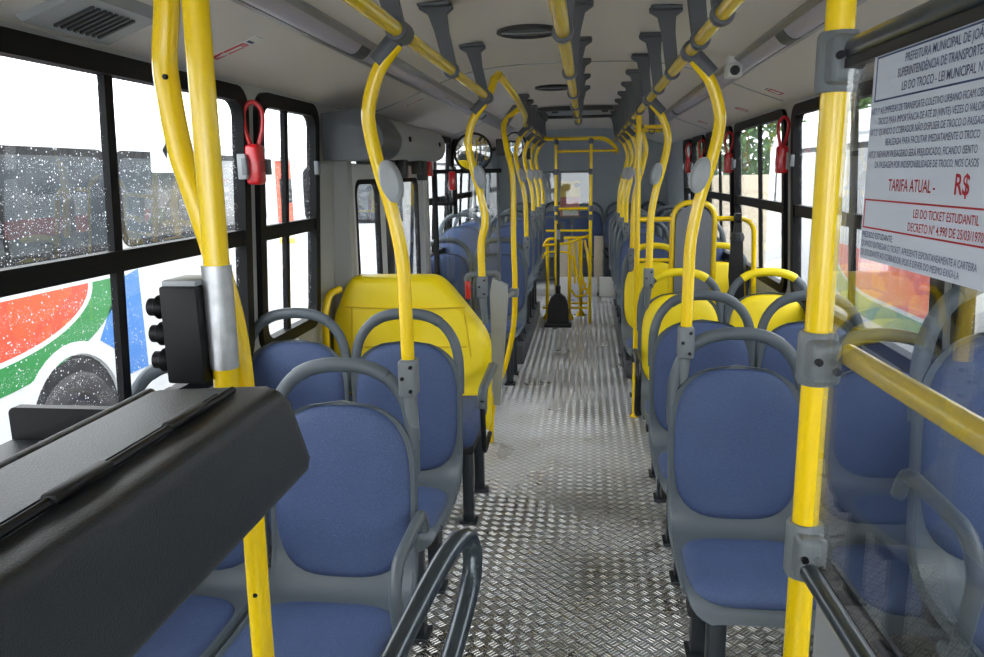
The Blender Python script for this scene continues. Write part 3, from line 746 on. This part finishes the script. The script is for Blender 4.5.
# ------------------------------------------------------------------ ceiling fittings
def strip(label, x, y0, y1):
    t = thing('light_strip', label, 'ceiling light', (x, y0, cz(x)), 'long ceiling light covers')
    s = 1 if x > XC else -1; sl = (cz(x+.05)-cz(x-.05))/.1
    fn = lambda u, v, w: (x+u, w, cz(x)+u*sl+v)
    MB().prism([(-.034, 0), (-.030, -.014), (-.015, -.026), (0, -.030), (.015, -.026), (.030, -.014), (.034, 0)], y0, y1, fn).build('lens', 'light', t)
    for a in (-1, 1): MB().prism([(a*.034, .004), (a*.052, .004), (a*.052, -.008), (a*.034, -.014)], y0, y1, fn).build('trim_rail', 'alu', t)
    y = y0+1.0; k = 0
    while y < y1-.3:
        MB().prism([(-.034, .0), (-.030, -.017), (-.015, -.029), (0, -.033), (.015, -.029), (.030, -.017), (.034, .0)], y, y+.12, fn).build('joint_cover', 'dclamp' if k % 2 == 0 else 'light', t)
        y += 1.75; k += 1
strip('long frosted light cover along the left edge of the ceiling', -.865, -1.6, 8.8)
strip('long frosted light cover along the right edge of the ceiling', .705, -1.6, 8.8)
def vent(label, x, y):
    t = thing('round_vent', label, 'vent', (x, y, cz(x)-.02), 'round dark vents in the ceiling')
    z = cz(x)
    MB().lathe([(.128, .002), (.130, -.012), (.118, -.016), (.112, -.006)], (x, y, z), 'z', 36).build('rim', 'dark', t)
    MB().lathe([(.114, -.004), (.06, -.010), (0, -.011)], (x, y, z), 'z', 36).build('grille', 'dclamp', t)
    MB().box(x-.11, x+.11, y-.002, y+.002, z-.014, z-.008).build('rib', 'lgrey', t)
vent('nearer round dark vent in the ceiling', -.25, 3.34); vent('farther round dark vent in the ceiling', -.235, 5.50)
t = thing('roof_hatch', 'dark framed rectangular emergency roof hatch towards the rear', 'hatch', (-.08, 7.7, 2.14))
MB().ring(rrect(-.46, .32, 7.1, 8.2, .06), rrect(-.40, .26, 7.2, 8.1, .04), 2.125, 2.175, lambda u, v, w: (u, v, w)).build('frame', 'dark', t)
MB().prism(rrect(-.41, .27, 7.19, 8.11, .04), 2.150, 2.17, lambda u, v, w: (u, v, w)).build('hatch_cover', 'lgrey', t)
for x in (-.30, .16): MB().box(x-.03, x+.03, 7.3, 7.36, 2.12, 2.15, .006).build('catch', 'dark', t)
# louvred air outlet, top left
t = thing('air_outlet', 'grey louvred air outlet on the ceiling edge at the upper left', 'vent', (-1.125, 1.73, 1.95))
sl = (cz(-1.08)-cz(-1.16))/.08; bx = -1.125
fn = lambda u, v, w: (bx+u, w, cz(bx)+u*sl+v)
MB().prism([(-.085, 0), (-.070, -.020), (.070, -.020), (.085, 0)], 1.58, 1.88, fn).build('housing', 'lgrey', t)
for k in range(8): MB().prism([(-.048, -.018), (-.048, -.026), (.048, -.026), (.048, -.018)], 1.65+.022*k, 1.66+.022*k, fn).build('louvre', 'dark', t)
# camera
t = thing('security_camera', 'small white security camera under the right side of the ceiling', 'camera', (.655, 3.72, 2.08))
cx0, cy0 = .655, 3.72; zc = cz(cx0)
MB().box(cx0-.03, cx0+.03, cy0-.03, cy0+.03, zc-.035, zc+.01, .006).build('mount', 'white', t)
hd = MB().box(cx0-.035, cx0+.035, cy0-.04, cy0+.04, zc-.085, zc-.022, .012, 3).build('housing', 'white', t)
MB().lathe([(0, -.012), (.018, -.012), (.022, 0), (.022, .01)], (cx0, cy0-.042, zc-.056), 'y', 20).build('lens', 'black', hd)

# stickers with white arrow, on the cove
def sticker(label, side, x, y, ang=0, w=.05, l=.11):
    sl = (cz(x+.02)-cz(x-.02))/.04; z0 = cz(x)
    ca, sa = cos(ang), sin(ang)
    def fn(u, v, d):
        a, b = u*ca-v*sa, u*sa+v*ca; return (x+a*.93, y+b, z0+a*.93*sl-d)
    t = thing('exit_sticker', label, 'sticker', (x, y, z0), 'red and white stickers on the ceiling edge')
    MB().prism(rrect(-w/2, w/2, -l/2, l/2, .006), -.002, .002, fn).build('backing', 'white', t)
    MB().prism(rrect(-w/2+.005, w/2-.005, -l/2+.005, l*.22, .004), .002, .003, fn).build('red_field', 'red', t)
    MB().prism([(0, -l*.42), (w*.32, -l*.2), (w*.14, -l*.2), (w*.14, l*.12), (-w*.14, l*.12), (-w*.14, -l*.2), (-w*.32, -l*.2)], .003, .004, fn).build('arrow', 'white', t)
    MB().prism([(-w*.36, l*.28), (w*.36, l*.28), (w*.36, l*.34), (-w*.36, l*.34)], .002, .003, fn).build('print_line', 'blueink', t)
sticker('red and white arrow sticker at the upper left, nearest the camera', -1, -1.08, 2.36, radians(-90), .055, .17)
sticker('red and white sticker above the door cover on the left', -1, -1.0, 4.55, radians(-90), .04, .13)
sticker('red and white sticker on the right, nearest of three', 1, .93, 4.15, radians(90), .10, .11)
sticker('red and white sticker on the right, middle of three', 1, .96, 5.15, radians(90), .12, .10)
sticker('red and white sticker on the right, farthest of three', 1, .93, 6.6, radians(90), .12, .10)

t = thing('window_sticker', 'pale square sticker with a grey arrow on the front left window', 'sticker', (-1.25, 2.2, 1.6))
MB().prism(rrect(2.13, 2.31, 1.60, 1.715, .008), .0055, .0075, wf(-1)).build('backing', glass('clear_sticker_film', haze=.45), t)
MB().prism([(2.19, 1.665), (2.215, 1.69), (2.215, 1.672), (2.255, 1.672), (2.255, 1.658), (2.215, 1.658), (2.215, 1.640)], .0045, .0055, wf(-1)).build('arrow', 'clamp', t)
# emergency window levers
def lever(label, side, y):
    x = WX(side, 1.63)-side*.03; s = -side
    t = thing('emergency_lever', label, 'emergency lever', (x, y, 1.56), 'red emergency window levers')
    MB().box(min(x-side*.005, x+side*.028), max(x-side*.005, x+side*.028), y-.05, y+.05, 1.575, 1.665, .004).build('mounting_plate', 'lgrey', t)
    MB().box(x+s*.02-.028, x+s*.02+.028, y-.032, y+.032, 1.555, 1.70, .014, 3).build('case', 'red', t)
    xx = x+s*.022
    lp = catmull([(xx-.010, y-.012, 1.695), (xx-.026, y-.016, 1.76), (xx-.024, y-.012, 1.82), (xx+.004, y, 1.848), (xx+.030, y+.012, 1.82), (xx+.028, y+.016, 1.76), (xx+.010, y+.012, 1.695)], 6)
    MB().tube(lp, .0085, 10).build('pull_loop', 'red', t)
    MB().box(x+s*.046, x+s*.049, y-.018, y+.018, 1.60, 1.64).build('label_plate', 'redink', t)
lever('red emergency lever with pull loop between the two left windows', -1, 2.72)
for y, w in ((4.33, 'nearest of the four'), (5.92, 'second nearest of the four'), (7.28, 'third of the four'), (8.19, 'farthest of the four')):
    lever('red emergency lever with pull loop on the right wall, ' + w, 1, y)
tag(MB().box(-.97, -.925, 5.395, 5.434, 1.47, 1.60, .01).build('emergency_lever', 'red'), 'small red emergency box on the frame of the glass screen on the left', 'emergency lever')

# ------------------------------------------------------------------ foreground: left poles, validator, desk
t = thing('front_pole', 'straight yellow pole at the left foreground with a metal sleeve', 'pole', (-.495, 1.0, 0))
MB().cyl((-.513, 1.0, 1.215), (-.505, 1.0, 2.10), .0175, 20).build('pole', 'yellow', t)
MB().cyl((-.5125, 1.0, 1.315), (-.5115, 1.0, 1.462), .0205, 24).build('sleeve', 'sleeve', t)
MB().box(-.58, -.485, .905, 1.03, 1.192, 1.222, .005).build('base_bracket', 'black', t)
t = thing('curved_front_pole', 'yellow curved pole crossing behind the straight left foreground pole', 'pole', (-.52, 1.06, 1.1))
MB().tube(catmull([(-.560, 1.06, 2.10), (-.572, 1.06, 1.92), (-.580, 1.06, 1.82), (-.591, 1.06, 1.745), (-.589, 1.06, 1.69), (-.581, 1.06, 1.62), (-.571, 1.06, 1.578), (-.554, 1.06, 1.514), (-.535, 1.06, 1.433), (-.522, 1.06, 1.357), (-.517, 1.06, 1.264), (-.519, 1.06, 1.02), (-.521, 1.06, .8), (-.521, 1.06, 0)], 8), .0175, 20).build('pole', 'yellow', t)
for x, z in ((-.588, 1.72), (-.522, .93)): MB().lathe([(0, -.002), (.003, -.002), (.004, 0), (.004, .003)], (x+.004, 1.0425, z), 'y', 10).build('rivet', 'bolt', t)
t = thing('ticket_validator', 'black ticket reader box with three round knobs on the left foreground pole', 'ticket reader', (-.57, 1.0, 1.3))
MB().box(-.583, -.528, .968, 1.04, 1.298, 1.436, .004).build('case', 'valid', t)
MB().box(-.580, -.530, .972, 1.036, 1.434, 1.444, .003).build('top_cover', 'lgrey', t)
for z in (1.405, 1.367, 1.329):
    MB().lathe([(.012, 0), (.016, -.005), (.017, -.011), (.0125, -.014), (.0125, -.024), (0, -.025)], (-.582, .984, z), 'x', 18).build('knob', 'valid', t)

t = thing('collector_desk', 'large dark grey plastic cash desk filling the lower left foreground', 'desk', (-.45, .5, 1.2))
# right-hand body: rounded trunk with sloping far end
def trunk(name, prof, y0, y1f, mt, par):
    n = len(prof); pts = prof
    V = [(x, y0, z) for x, z in pts]+[(x, y1f(x, z), z) for x, z in pts]
    F = [tuple(range(n)), tuple(n+i for i in range(n))[::-1]]+[(i, (i+1) % n, n+(i+1) % n, n+i) for i in range(n)]
    bm = bmesh.new(); vs = [bm.verts.new(v) for v in V]
    for f in F: bm.faces.new([vs[i] for i in f])
    ed = [e for e in bm.edges if all(v.index >= n or True for v in e.verts)]
    bm.verts.index_update()
    ed = [e for e in bm.edges if all(v.index >= n for v in e.verts)]
    bmesh.ops.bevel(bm, geom=ed, offset=.009, segments=4, affect='EDGES', profile=.5, clamp_overlap=True)
    bm.verts.index_update(); mb = MB(); mb.add([v.co.copy() for v in bm.verts], [[v.index for v in f.verts] for f in bm.faces]); bm.free()
    return mb.build(name, mt, par, angle=50)
body = [(p.x, p.z) for p in arc_corner([(-.330, 0, 1.225), (-.334, 0, 1.352), (-.482, 0, 1.345), (-.492, 0, 1.225)], .020, 6, closed=True)]
trunk('body', body, .05, lambda x, z: .785+(1.352-z)*.50+(-.33-x)*-.04, 'box', t)
# raised rims and recessed lid on top
fnt = lambda u, v, w: (u, v, w)
MB().prism(rrect(-.466, -.392, .05, .752, .012), 1.346, 1.3545, lambda u, v, w: (u, v, w-.0)).build('lid', 'boxlid', t)
MB().tube([(-.476, .05, 1.347), (-.476, .755, 1.347)], .008, 10).build('left_rim', 'box', t)
MB().tube([(-.3805, .05, 1.3545), (-.3805, .755, 1.3545)], .0042, 8).build('lid_groove', 'valid', t)
for y in (.50, .66): MB().box(-.388, -.374, y-.035, y+.035, 1.352, 1.3605, .003).build('hinge', 'valid', t)
MB().box(-.79, -.488, .05, .915, 1.19, 1.232, .006).build('shelf', 'box', t)
tr = MB().prism(rrect(-.79, -.50, 1.215, 1.276, .01), .915, .93, lambda u, v, w: (u, w, v))
tr.build('tray_lip', 'valid', t)
MB().box(-.66, -.42, .12, .60, .0, 1.258, .01).build('pedestal', 'box', t)
# dark hairpin rail
t = thing('hairpin_rail', 'dark polished hairpin handrail at the bottom centre foreground', 'handrail', (-.25, .9, .6))
hp = catmull([(-.325, .56, .79), (-.275, .82, .905), (-.238, .99, .965), (-.210, 1.09, .998), (-.192, 1.145, .990), (-.184, 1.15, .950), (-.190, 1.11, .895), (-.215, .96, .81), (-.26, .72, .69)], 8)
MB().tube(hp, .0165, 16).build('loop', 'steel', t)
MB().tube([(-.26, .72, .69), (-.27, .68, 0)], .0165, 16).build('post', 'steel', t)
MB().tube([(-.325, .56, .79), (-.33, .54, 0)], .0165, 16).build('post', 'steel', t)

# ------------------------------------------------------------------ right partition
A = Vector((.282, .95, 0)); D = Vector((.04, -1, 0)).normalized(); Nn = Vector((D.y, -D.x, 0)); Nn = -Nn if Nn.x < 0 else Nn    # Nn points to the right wall
def pf(u, v, w): q = A+D*u+Nn*w; return (q.x, q.y, v)
t = thing('partition_pole', 'thick straight yellow pole on the right foreground holding the clear screen', 'pole', (A.x, A.y, 0))
MB().cyl((A.x, A.y, 0), (A.x, A.y, 2.10), .0160, 24).lathe([(.045, 0), (.045, .01), (.022, .014)], (A.x, A.y, 0), 'z', 20).build('pole', 'yellow', t)
def clampb(z, h, name='clamp', mt='clamp'):
    mb = MB().lathe([(.016, -h), (.0205, -h), (.023, -h+.005), (.023, h-.005), (.0205, h), (.016, h)], (A.x, A.y, z), 'z', 24)
    M4 = Matrix(((D.x, Nn.x, 0, A.x), (D.y, Nn.y, 0, A.y), (0, 0, 1, 0), (0, 0, 0, 1)))
    mb.box(.004, .040, -.018, .018, z-h*.8, z+h*.8, .008, 3, mtx=M4)
    o = mb.build(name, mt, t)
    for dx, dz in ((-.009, .1), (.012, -.25)):
        MB().lathe([(0, -.003), (.0045, -.003), (.005, 0), (.005, .006)], (A.x+dx, A.y-.0405, z+dz*h), 'y', 12).build('bolt', 'bolt', o)
    return o
clampb(1.697, .033); clampb(1.80, .020, mt='dclamp'); clampb(1.352, .033); clampb(1.098, .037)
t = thing('clear_partition', 'clear screen held by horizontal grey and yellow bars at the right foreground', 'partition', tuple(A+D*.4))
MB().tube([pf(.03, 1.706, .006), pf(.95, 1.712, .006)], .0135, 16).build('top_bar', 'steel', t)
MB().box(.03, .95, -.006, .006, 1.686, 1.696, 0, mtx=Matrix(((D.x, Nn.x, 0, A.x), (D.y, Nn.y, 0, A.y), (0, 0, 1, 0), (0, 0, 0, 1)))).build('top_channel', 'black', t)
MB().tube([pf(.02, 1.360, .030), pf(.95, 1.366, .030)], .0132, 18).build('middle_bar', 'yellow', t)
MB().tube([pf(.03, 1.085, -.004), pf(.95, 1.085, -.004)], .0115, 16).build('bottom_bar', 'steel', t)
MB().prism([(.03, 1.078), (.95, 1.078), (.95, 1.094), (.03, 1.094)], .026, .032, pf).build('bottom_bar', 'steel', t)
MB().prism([(.03, 1.088), (.95, 1.088), (.95, 1.090), (.03, 1.090)], .008, .026, pf).build('bottom_channel', 'black', t)
MB().prism([(.06, .25), (.95, .25), (.95, 1.070), (.06, 1.070)], -.0, .010, pf).build('lower_panel', 'lgrey', t)
sc = MB().prism([(.034, 1.09), (.95, 1.09), (.95, 1.690), (.045, 1.690)], -.003, .003, pf)
sc.build('clear_screen', 'part', t)

# notice on the screen (lettering faces the aisle)
U0, U1, V1, V0 = .118, .415, 1.690, 1.488
t = thing('fare_notice', 'white printed fare notice with blue and red lettering on the clear screen', 'notice', pf(U0, V0, 0))
MB().prism([(U0, V0), (U1, V0), (U1, V1), (U0, V1)], -.0042, -.0034, pf).build('sheet', 'paper', t)
H_ = V1-V0; W_ = U1-U0
def line(u0, u1, f0, f1, mt, th=.0008):
    MB().prism([(U0+u0*W_, V1-f0*H_), (U0+u1*W_, V1-f0*H_-0), (U0+u1*W_, V1-f1*H_), (U0+u0*W_, V1-f1*H_)], -.0047, -.0043, pf).build('ruled_line', mt, t)
def frame(u0, u1, f0, f1, mt, th=.006):
    line(u0, u1, f0, f0+th, mt); line(u0, u1, f1-th, f1, mt)
    line(u0, u0+th*.6, f0, f1, mt); line(u1-th*.6, u1, f0, f1, mt)
frame(.025, .975, .025, .235, 'blueink', .008)
def txt(s, u, f, size, mt, sx=1.0, bold=0, align='LEFT'):
    text_part(s, size*.90, mt, t, lambda x, y: pf(U0+u*W_+x, V1-f*H_+y, -.0046), align, bold, sx)
txt('PREFEITURA MUNICIPAL DE JOÃO PESSOA', .52, .085, .0125, 'blueink', .80, .00006, 'CENTER')
txt('SUPERINTENDÊNCIA DE TRANSPORTES E TRÂNSITO', .52, .145, .0125, 'blueink', .74, .00006, 'CENTER')
txt('LEI DO TROCO - LEI MUNICIPAL N° 10261/04', .52, .207, .0125, 'blueink', .78, .00006, 'CENTER')
body = [('ART.1° AS EMPRESAS DE TRANSPORTE COLETIVO URBANO FICAM OBRIGADAS', .012, .295), ('TROCO PARA IMPORTÂNCIA DE ATÉ 20 (VINTE) VEZES O VALOR DA', .07, .345),
        ('ART.2° QUANDO O COBRADOR NÃO DISPUSER DE TROCO O PASSAGEIRO', .012, .395), ('REALIZADA PARA FACILITAR IMEDIATAMENTE O TROCO', .14, .445),
        ('ART.3° NENHUM PASSAGEIRO SERÁ PREJUDICADO, FICANDO ISENTO', .012, .500), ('DA PASSAGEM POR INDISPONIBILIDADE DE TROCO, NOS CASOS', .07, .550)]
for s, u, f in body: txt(s, u, f, .0100, 'blueink', .72, 0)
txt('TARIFA ATUAL - ', .19, .655, .0175, 'redink', .80, .0001)
txt('R$', .60, .655, .0255, 'redink', .9, .0004)
frame(.012, .90, .70, .845, 'redink', .008)
txt('LEI DO TICKET ESTUDANTIL', .56, .765, .0120, 'redink', .78, .00006, 'CENTER')
txt('DECRETO N° 4.990 DE 25/03/1970', .56, .825, .0120, 'redink', .78, .00006, 'CENTER')
txt('PREZADO ESTUDANTE:', .012, .890, .0095, 'blueink', .8, .00006)
txt('QUANDO ENTREGAR O TICKET, APRESENTE ESPONTANEAMENTE A CARTEIRA', .012, .935, .0098, 'blueink', .70, 0)
txt('DE ESTUDANTE AO COBRADOR, POIS É DEVER DO MESMO EXIGI-LA', .012, .980, .0098, 'blueink', .72, 0)

# ------------------------------------------------------------------ outside
GZ = -.90
struct(MB().box(-30, 30, -20, 45, GZ-.1, GZ).build('ground', 'ground'))
def bus(label, side, X, y0, y1, wy, wins):
    """neighbouring bus; its near flank at x=X, body going away from us"""
    s = side; t = thing('parked_bus', label, 'bus', (X+s*1.2, (y0+y1)/2, GZ), 'white buses parked alongside')
    fnb = lambda u, v, w: (X+s*w, u, v)
    top = 2.02
    # body with wheel arch cut-outs along the flank
    pr = [(0, -.62), (0, 1.9), (.05, 2.08), (.20, 2.2), (1.2, 2.27), (2.2, 2.2), (2.35, 2.08), (2.4, 1.9), (2.4, -.62)]
    b = MB(); b.prism([(a, v) for a, v in pr], y0, y1, lambda u, v, w: (X+s*(u+.02), w, v)); b.build('body', 'buswhite', t)
    # flank sheet with arches
    wy = sorted(wy)
    ol = [(y0, -.62)]
    for w in wy:
        for k in range(17):
            a = pi-pi*k/16; ol.append((w+.56*cos(a), -.36+.60*sin(a) if 0 < k < 16 else -.62))
    ol += [(y1, -.62), (y1, 1.9), (y0, 1.9)]
    me = MB().prism(ol, 0, .018, fnb); 
    fl = me.build('flank_panel', 'buswhite', t)
    for w in wy:
        MB().prism([(w+.55*cos(2*pi*k/28), -.36+.59*sin(2*pi*k/28)) for k in range(28) if -.36+.59*sin(2*pi*k/28) > -.60], .0185, .0195, fnb).build('wheel_arch', 'black', t)
        an = [2*pi*k/40 for k in range(-4, 25) if -.36+.60*sin(2*pi*k/40) > -.60]
        MB().ring([(w+.66*cos(q), -.36+.70*sin(q)) for q in an], [(w+.56*cos(q), -.36+.60*sin(q)) for q in an], -.006, 0, fnb).build('arch_trim', 'buswhite', t)
        wh = MB().lathe([(0, .03), (.10, .03), (.13, .0), (.26, .02), (.30, -.015), (.36, -.03), (.46, -.02), (.50, .03), (.50, .25), (0, .25)], (0, 0, 0), 'x', 40, mtx=Matrix.Scale(s, 4, (1, 0, 0)))
        wh.v = [(X+x-s*.0, w+y, -.40+z) for x, y, z in wh.v]; wo = wh.build('wheel', 'tyre', t)
        hb = MB().lathe([(0, -.005), (.06, -.005), (.08, .02), (.22, .028)], (0, 0, 0), 'x', 24, mtx=Matrix.Scale(s, 4, (1, 0, 0)))
        hb.v = [(X+x, w+y, -.40+z) for x, y, z in hb.v]; hb.build('hub', 'alu', wo)
    # long side windows
    L = (y1-y0); n = max(2, round(L/1.75)); st = L/n
    for ya, yb in wins:
        y = yb
        MB().prism(rrect(ya, yb, 1.03, 1.80, .12), -.006, 0, fnb).build('window', 'busglass', t)
        MB().ring(rrect(ya-.03, yb+.03, 1.0, 1.83, .14), rrect(ya+.03, yb-.03, 1.06, 1.77, .10), -.010, 0, fnb).build('window_seal', 'bframe', t)
        c = (ya+yb)/2
        MB().prism([(c-.02, 1.05), (c+.02, 1.05), (c+.02, 1.78), (c-.02, 1.78)], -.009, 0, fnb).build('window_post', 'bframe', t)
    MB().prism([(y0+.1, 1.92), (y1-.1, 1.92), (y1-.1, 1.935), (y0+.1, 1.935)], -.012, 0, fnb).build('gutter', 'lgrey', t)
    return t, fnb
t, fb = bus('white parked bus with red, green and blue swoosh outside the left windows', -1, -4.0, -6, 9.6, (5.36, -2.8), ((-2, .7), (.9, 3.4), (3.6, 6.06), (6.2, 9.2)))
def decals(t, fb, ys, flip=1):
    def arcb(r0, r1, a0, a1, cy, cz_, ey=1.0, n=18):
        o = [(cy+flip*r1*ey*cos(radians(a0+(a1-a0)*k/n)), cz_+r1*sin(radians(a0+(a1-a0)*k/n))) for k in range(n+1)]
        i = [(cy+flip*r0*ey*cos(radians(a0+(a1-a0)*k/n)), cz_+r0*sin(radians(a0+(a1-a0)*k/n))) for k in range(n+1)]
        return o, i
    # red half-bowl hanging from the window line; green band round it; blue corner
    cy = ys; zt = .77
    o = [(cy-1.6, zt)]+[(cy+flip*0, zt)]
    red = [(cy-1.5, zt)]+[(cy+1.27*cos(radians(-k*90/16))-.32, zt+.42*sin(radians(-k*90/16))) for k in range(17)]+[(cy-1.5, zt-.42)]
    MB().prism(red, -.003, 0, fb).build('red_livery_shape', 'orange', t)
    def swoosh(ra, rb, za, zb, e, mt, a1=90):
        out = [(cy+ra*cos(radians(-k*a1/16))-.32, zt+za*sin(radians(-k*a1/16))) for k in range(17)]
        inn = [(cy+rb*cos(radians(-k*a1/16))-.32, zt+zb*sin(radians(-k*a1/16))) for k in range(17)]
        poly = out+[(cy-1.5, out[-1][1]), (cy-1.5, inn[-1][1])]+inn[::-1]
        MB().prism(poly, -.003, 0, fb).build(e, mt, t)
    swoosh(1.68, 1.33, .655, .460, 'green_livery_band', 'green')
    MB().prism([(cy+1.36, .74), (cy+1.66, .80), (cy+1.66, -.12), (cy+1.38, -.12), (cy+1.14, .30), (cy+1.0, .20), (cy+1.20, .42)][:1]+[(cy+1.66, .80), (cy+1.66, -.10), (cy+1.36, -.10), (cy+1.18, .18), (cy+1.02, .28)], -.003, 0, fb).build('blue_livery_shape', 'sky', t)
    MB().prism([(cy-1.5, -.10), (cy-.45, -.02), (cy-.40, -.16), (cy-1.5, -.26)], -.003, 0, fb).build('blue_livery_stripe', 'sky', t)
decals(t, fb, 4.70)
for k, s in enumerate((.12, .20, .28)):
    MB().prism([(7.2, .93-.05*k), (7.2+.3, .93-.05*k), (7.2+.3, .90-.05*k), (7.2, .90-.05*k)], -.003, 0, fb).build('small_print', 'sky', t)
t, fb = bus('white parked bus with red and green swoosh outside the right windows', 1, 2.75, -3, 12.2, (3.0, 10.4), ((-2, .7), (1.0, 3.6), (3.9, 6.4), (6.7, 9.0), (9.15, 11.75)))
decals(t, fb, 7.95)
# distant third bus end and buildings on the left
t, fb = bus('distant white bus seen end on beyond the second left window', -1, -3.1, 14, 24, (17,), ((14.5, 17.2), (17.5, 20.5)))
MB().prism(rrect(-5.25, -3.35, .75, 1.75, .18), 13.985, 14.0, lambda u, v, w: (u, w, v)).build('rear_window', 'busglass', t)
MB().ring(rrect(-5.29, -3.31, .71, 1.79, .20), rrect(-5.22, -3.38, .78, 1.72, .16), 13.975, 14.0, lambda u, v, w: (u, w, v)).build('window_seal', 'bframe', t)
def building(label, x0, x1, y0, y1, z1, mt, wins, face):
    t = thing('building', label, 'building', ((x0+x1)/2, (y0+y1)/2, GZ))
    MB().box(x0, x1, y0, y1, GZ, z1).build('wall', mt, t)
    MB().box(x0-.2, x1+.2, y0-.2, y1+.2, z1, z1+.18).build('roof', 'lgrey', t)
    for (a, b, c, d) in wins:
        if face == 'y': MB().box(a, b, y0-.04, y0+.02, c, d).build('window', 'busglass', t)
        else: MB().box(x1-.02, x1+.04, a, b, c, d).build('window', 'busglass', t)
building('red brick building in the distance beyond the left windows', -32, -12.5, 38, 42, 2.4, 'brick', [(-30+3.6*k, -28+3.6*k, .3, 1.5) for k in range(5)], 'y')
building('cream depot building far behind the left side', -26, -22, -6, 18, 3.0, 'render', [(-4+4*k, -2.5+4*k, .5, 1.8) for k in range(5)], 'x')
tag(MB().box(1.5, 16, 18.5, 18.8, GZ, 1.45, .02).build('boundary_wall', 'render'), 'long cream boundary wall beyond the right rear windows', 'wall')
tag(MB().box(-26, -8.0, 28, 28.5, GZ, GZ+.18, .01).build('kerb', 'curb'), 'yellow painted kerb on the yard beyond the left windows', 'kerb')
def tree(label, x, y, h, r):
    t = thing('tree', label, 'tree', (x, y, GZ), 'trees beyond the right windows')
    MB().tube([(x, y, GZ), (x+.1, y, GZ+h*.5), (x, y, GZ+h)], [.16, .12, .05], 10).build('trunk', 'bark', t)
    mb = MB()
    for k in range(1500):
        a, b = random.uniform(0, 2*pi), random.uniform(-1, 1); q = r*random.uniform(.55, 1)**.5; cb = (1-b*b)**.5
        c = Vector((x+q*cb*cos(a), y+q*cb*sin(a), GZ+h+q*b*.8))
        u = Vector((random.uniform(-1, 1), random.uniform(-1, 1), random.uniform(-1, 1))).normalized(); v = u.cross(Vector((random.random(), random.random(), .3))).normalized()
        s = random.uniform(.08, .16)
        mb.add([c-u*s, c+v*s*.5, c+u*s, c-v*s*.5], [(0, 1, 2, 3)])
    mb.build('foliage', 'leaf', t)
tree('leafy green tree behind the boundary wall, nearer to the camera', 3.9, 20.4, 3.4, 1.5)
tree('leafy green tree behind the boundary wall, farther right', 7.6, 21.5, 3.4, 1.4)

# ------------------------------------------------------------------ light: overcast sky
w = bpy.data.worlds.new('overcast_sky'); scn.world = w; w.use_nodes = True
nt = w.node_tree; nt.nodes.clear()
bg = nt.nodes.new('ShaderNodeBackground'); ow = nt.nodes.new('ShaderNodeOutputWorld')
bg.inputs['Color'].default_value = (.93, .97, 1.0, 1); bg.inputs['Strength'].default_value = 1.0
nt.links.new(bg.outputs[0], ow.inputs[0])
scn.view_settings.view_transform = 'Standard'; scn.view_settings.look = 'None'; scn.view_settings.gamma = 1
scn.view_settings.use_curve_mapping = False
scn.view_settings.exposure = 2.75

# ------------------------------------------------------------------ camera (28 mm view, pitched down and turned slightly left)
f = 760.0; H = 1.58
Yd = Vector((95, 156.5, f)).normalized()
Zd = -Vector((65, -3730, f)).normalized(); Zd = (Zd-Yd*Zd.dot(Yd)).normalized()
Xd = Yd.cross(Zd)          # in (right, up, forward) frame
if Xd.x < 0: Xd = -Xd
Rw = Matrix((Xd, Yd, Zd))  # world = Rw * (right, up, forward)
right, up, fwd = Rw @ Vector((1, 0, 0)), Rw @ Vector((0, 1, 0)), Rw @ Vector((0, 0, 1))
cam = bpy.data.cameras.new('camera'); co = bpy.data.objects.new('camera', cam); COL.objects.link(co)
m3 = Matrix((right, up, -fwd)).transposed()
co.matrix_world = Matrix.Translation((0, 0, H)) @ m3.to_4x4()
cam.sensor_width = 36; cam.lens = f/984*36; cam.clip_start = .02
scn.camera = co
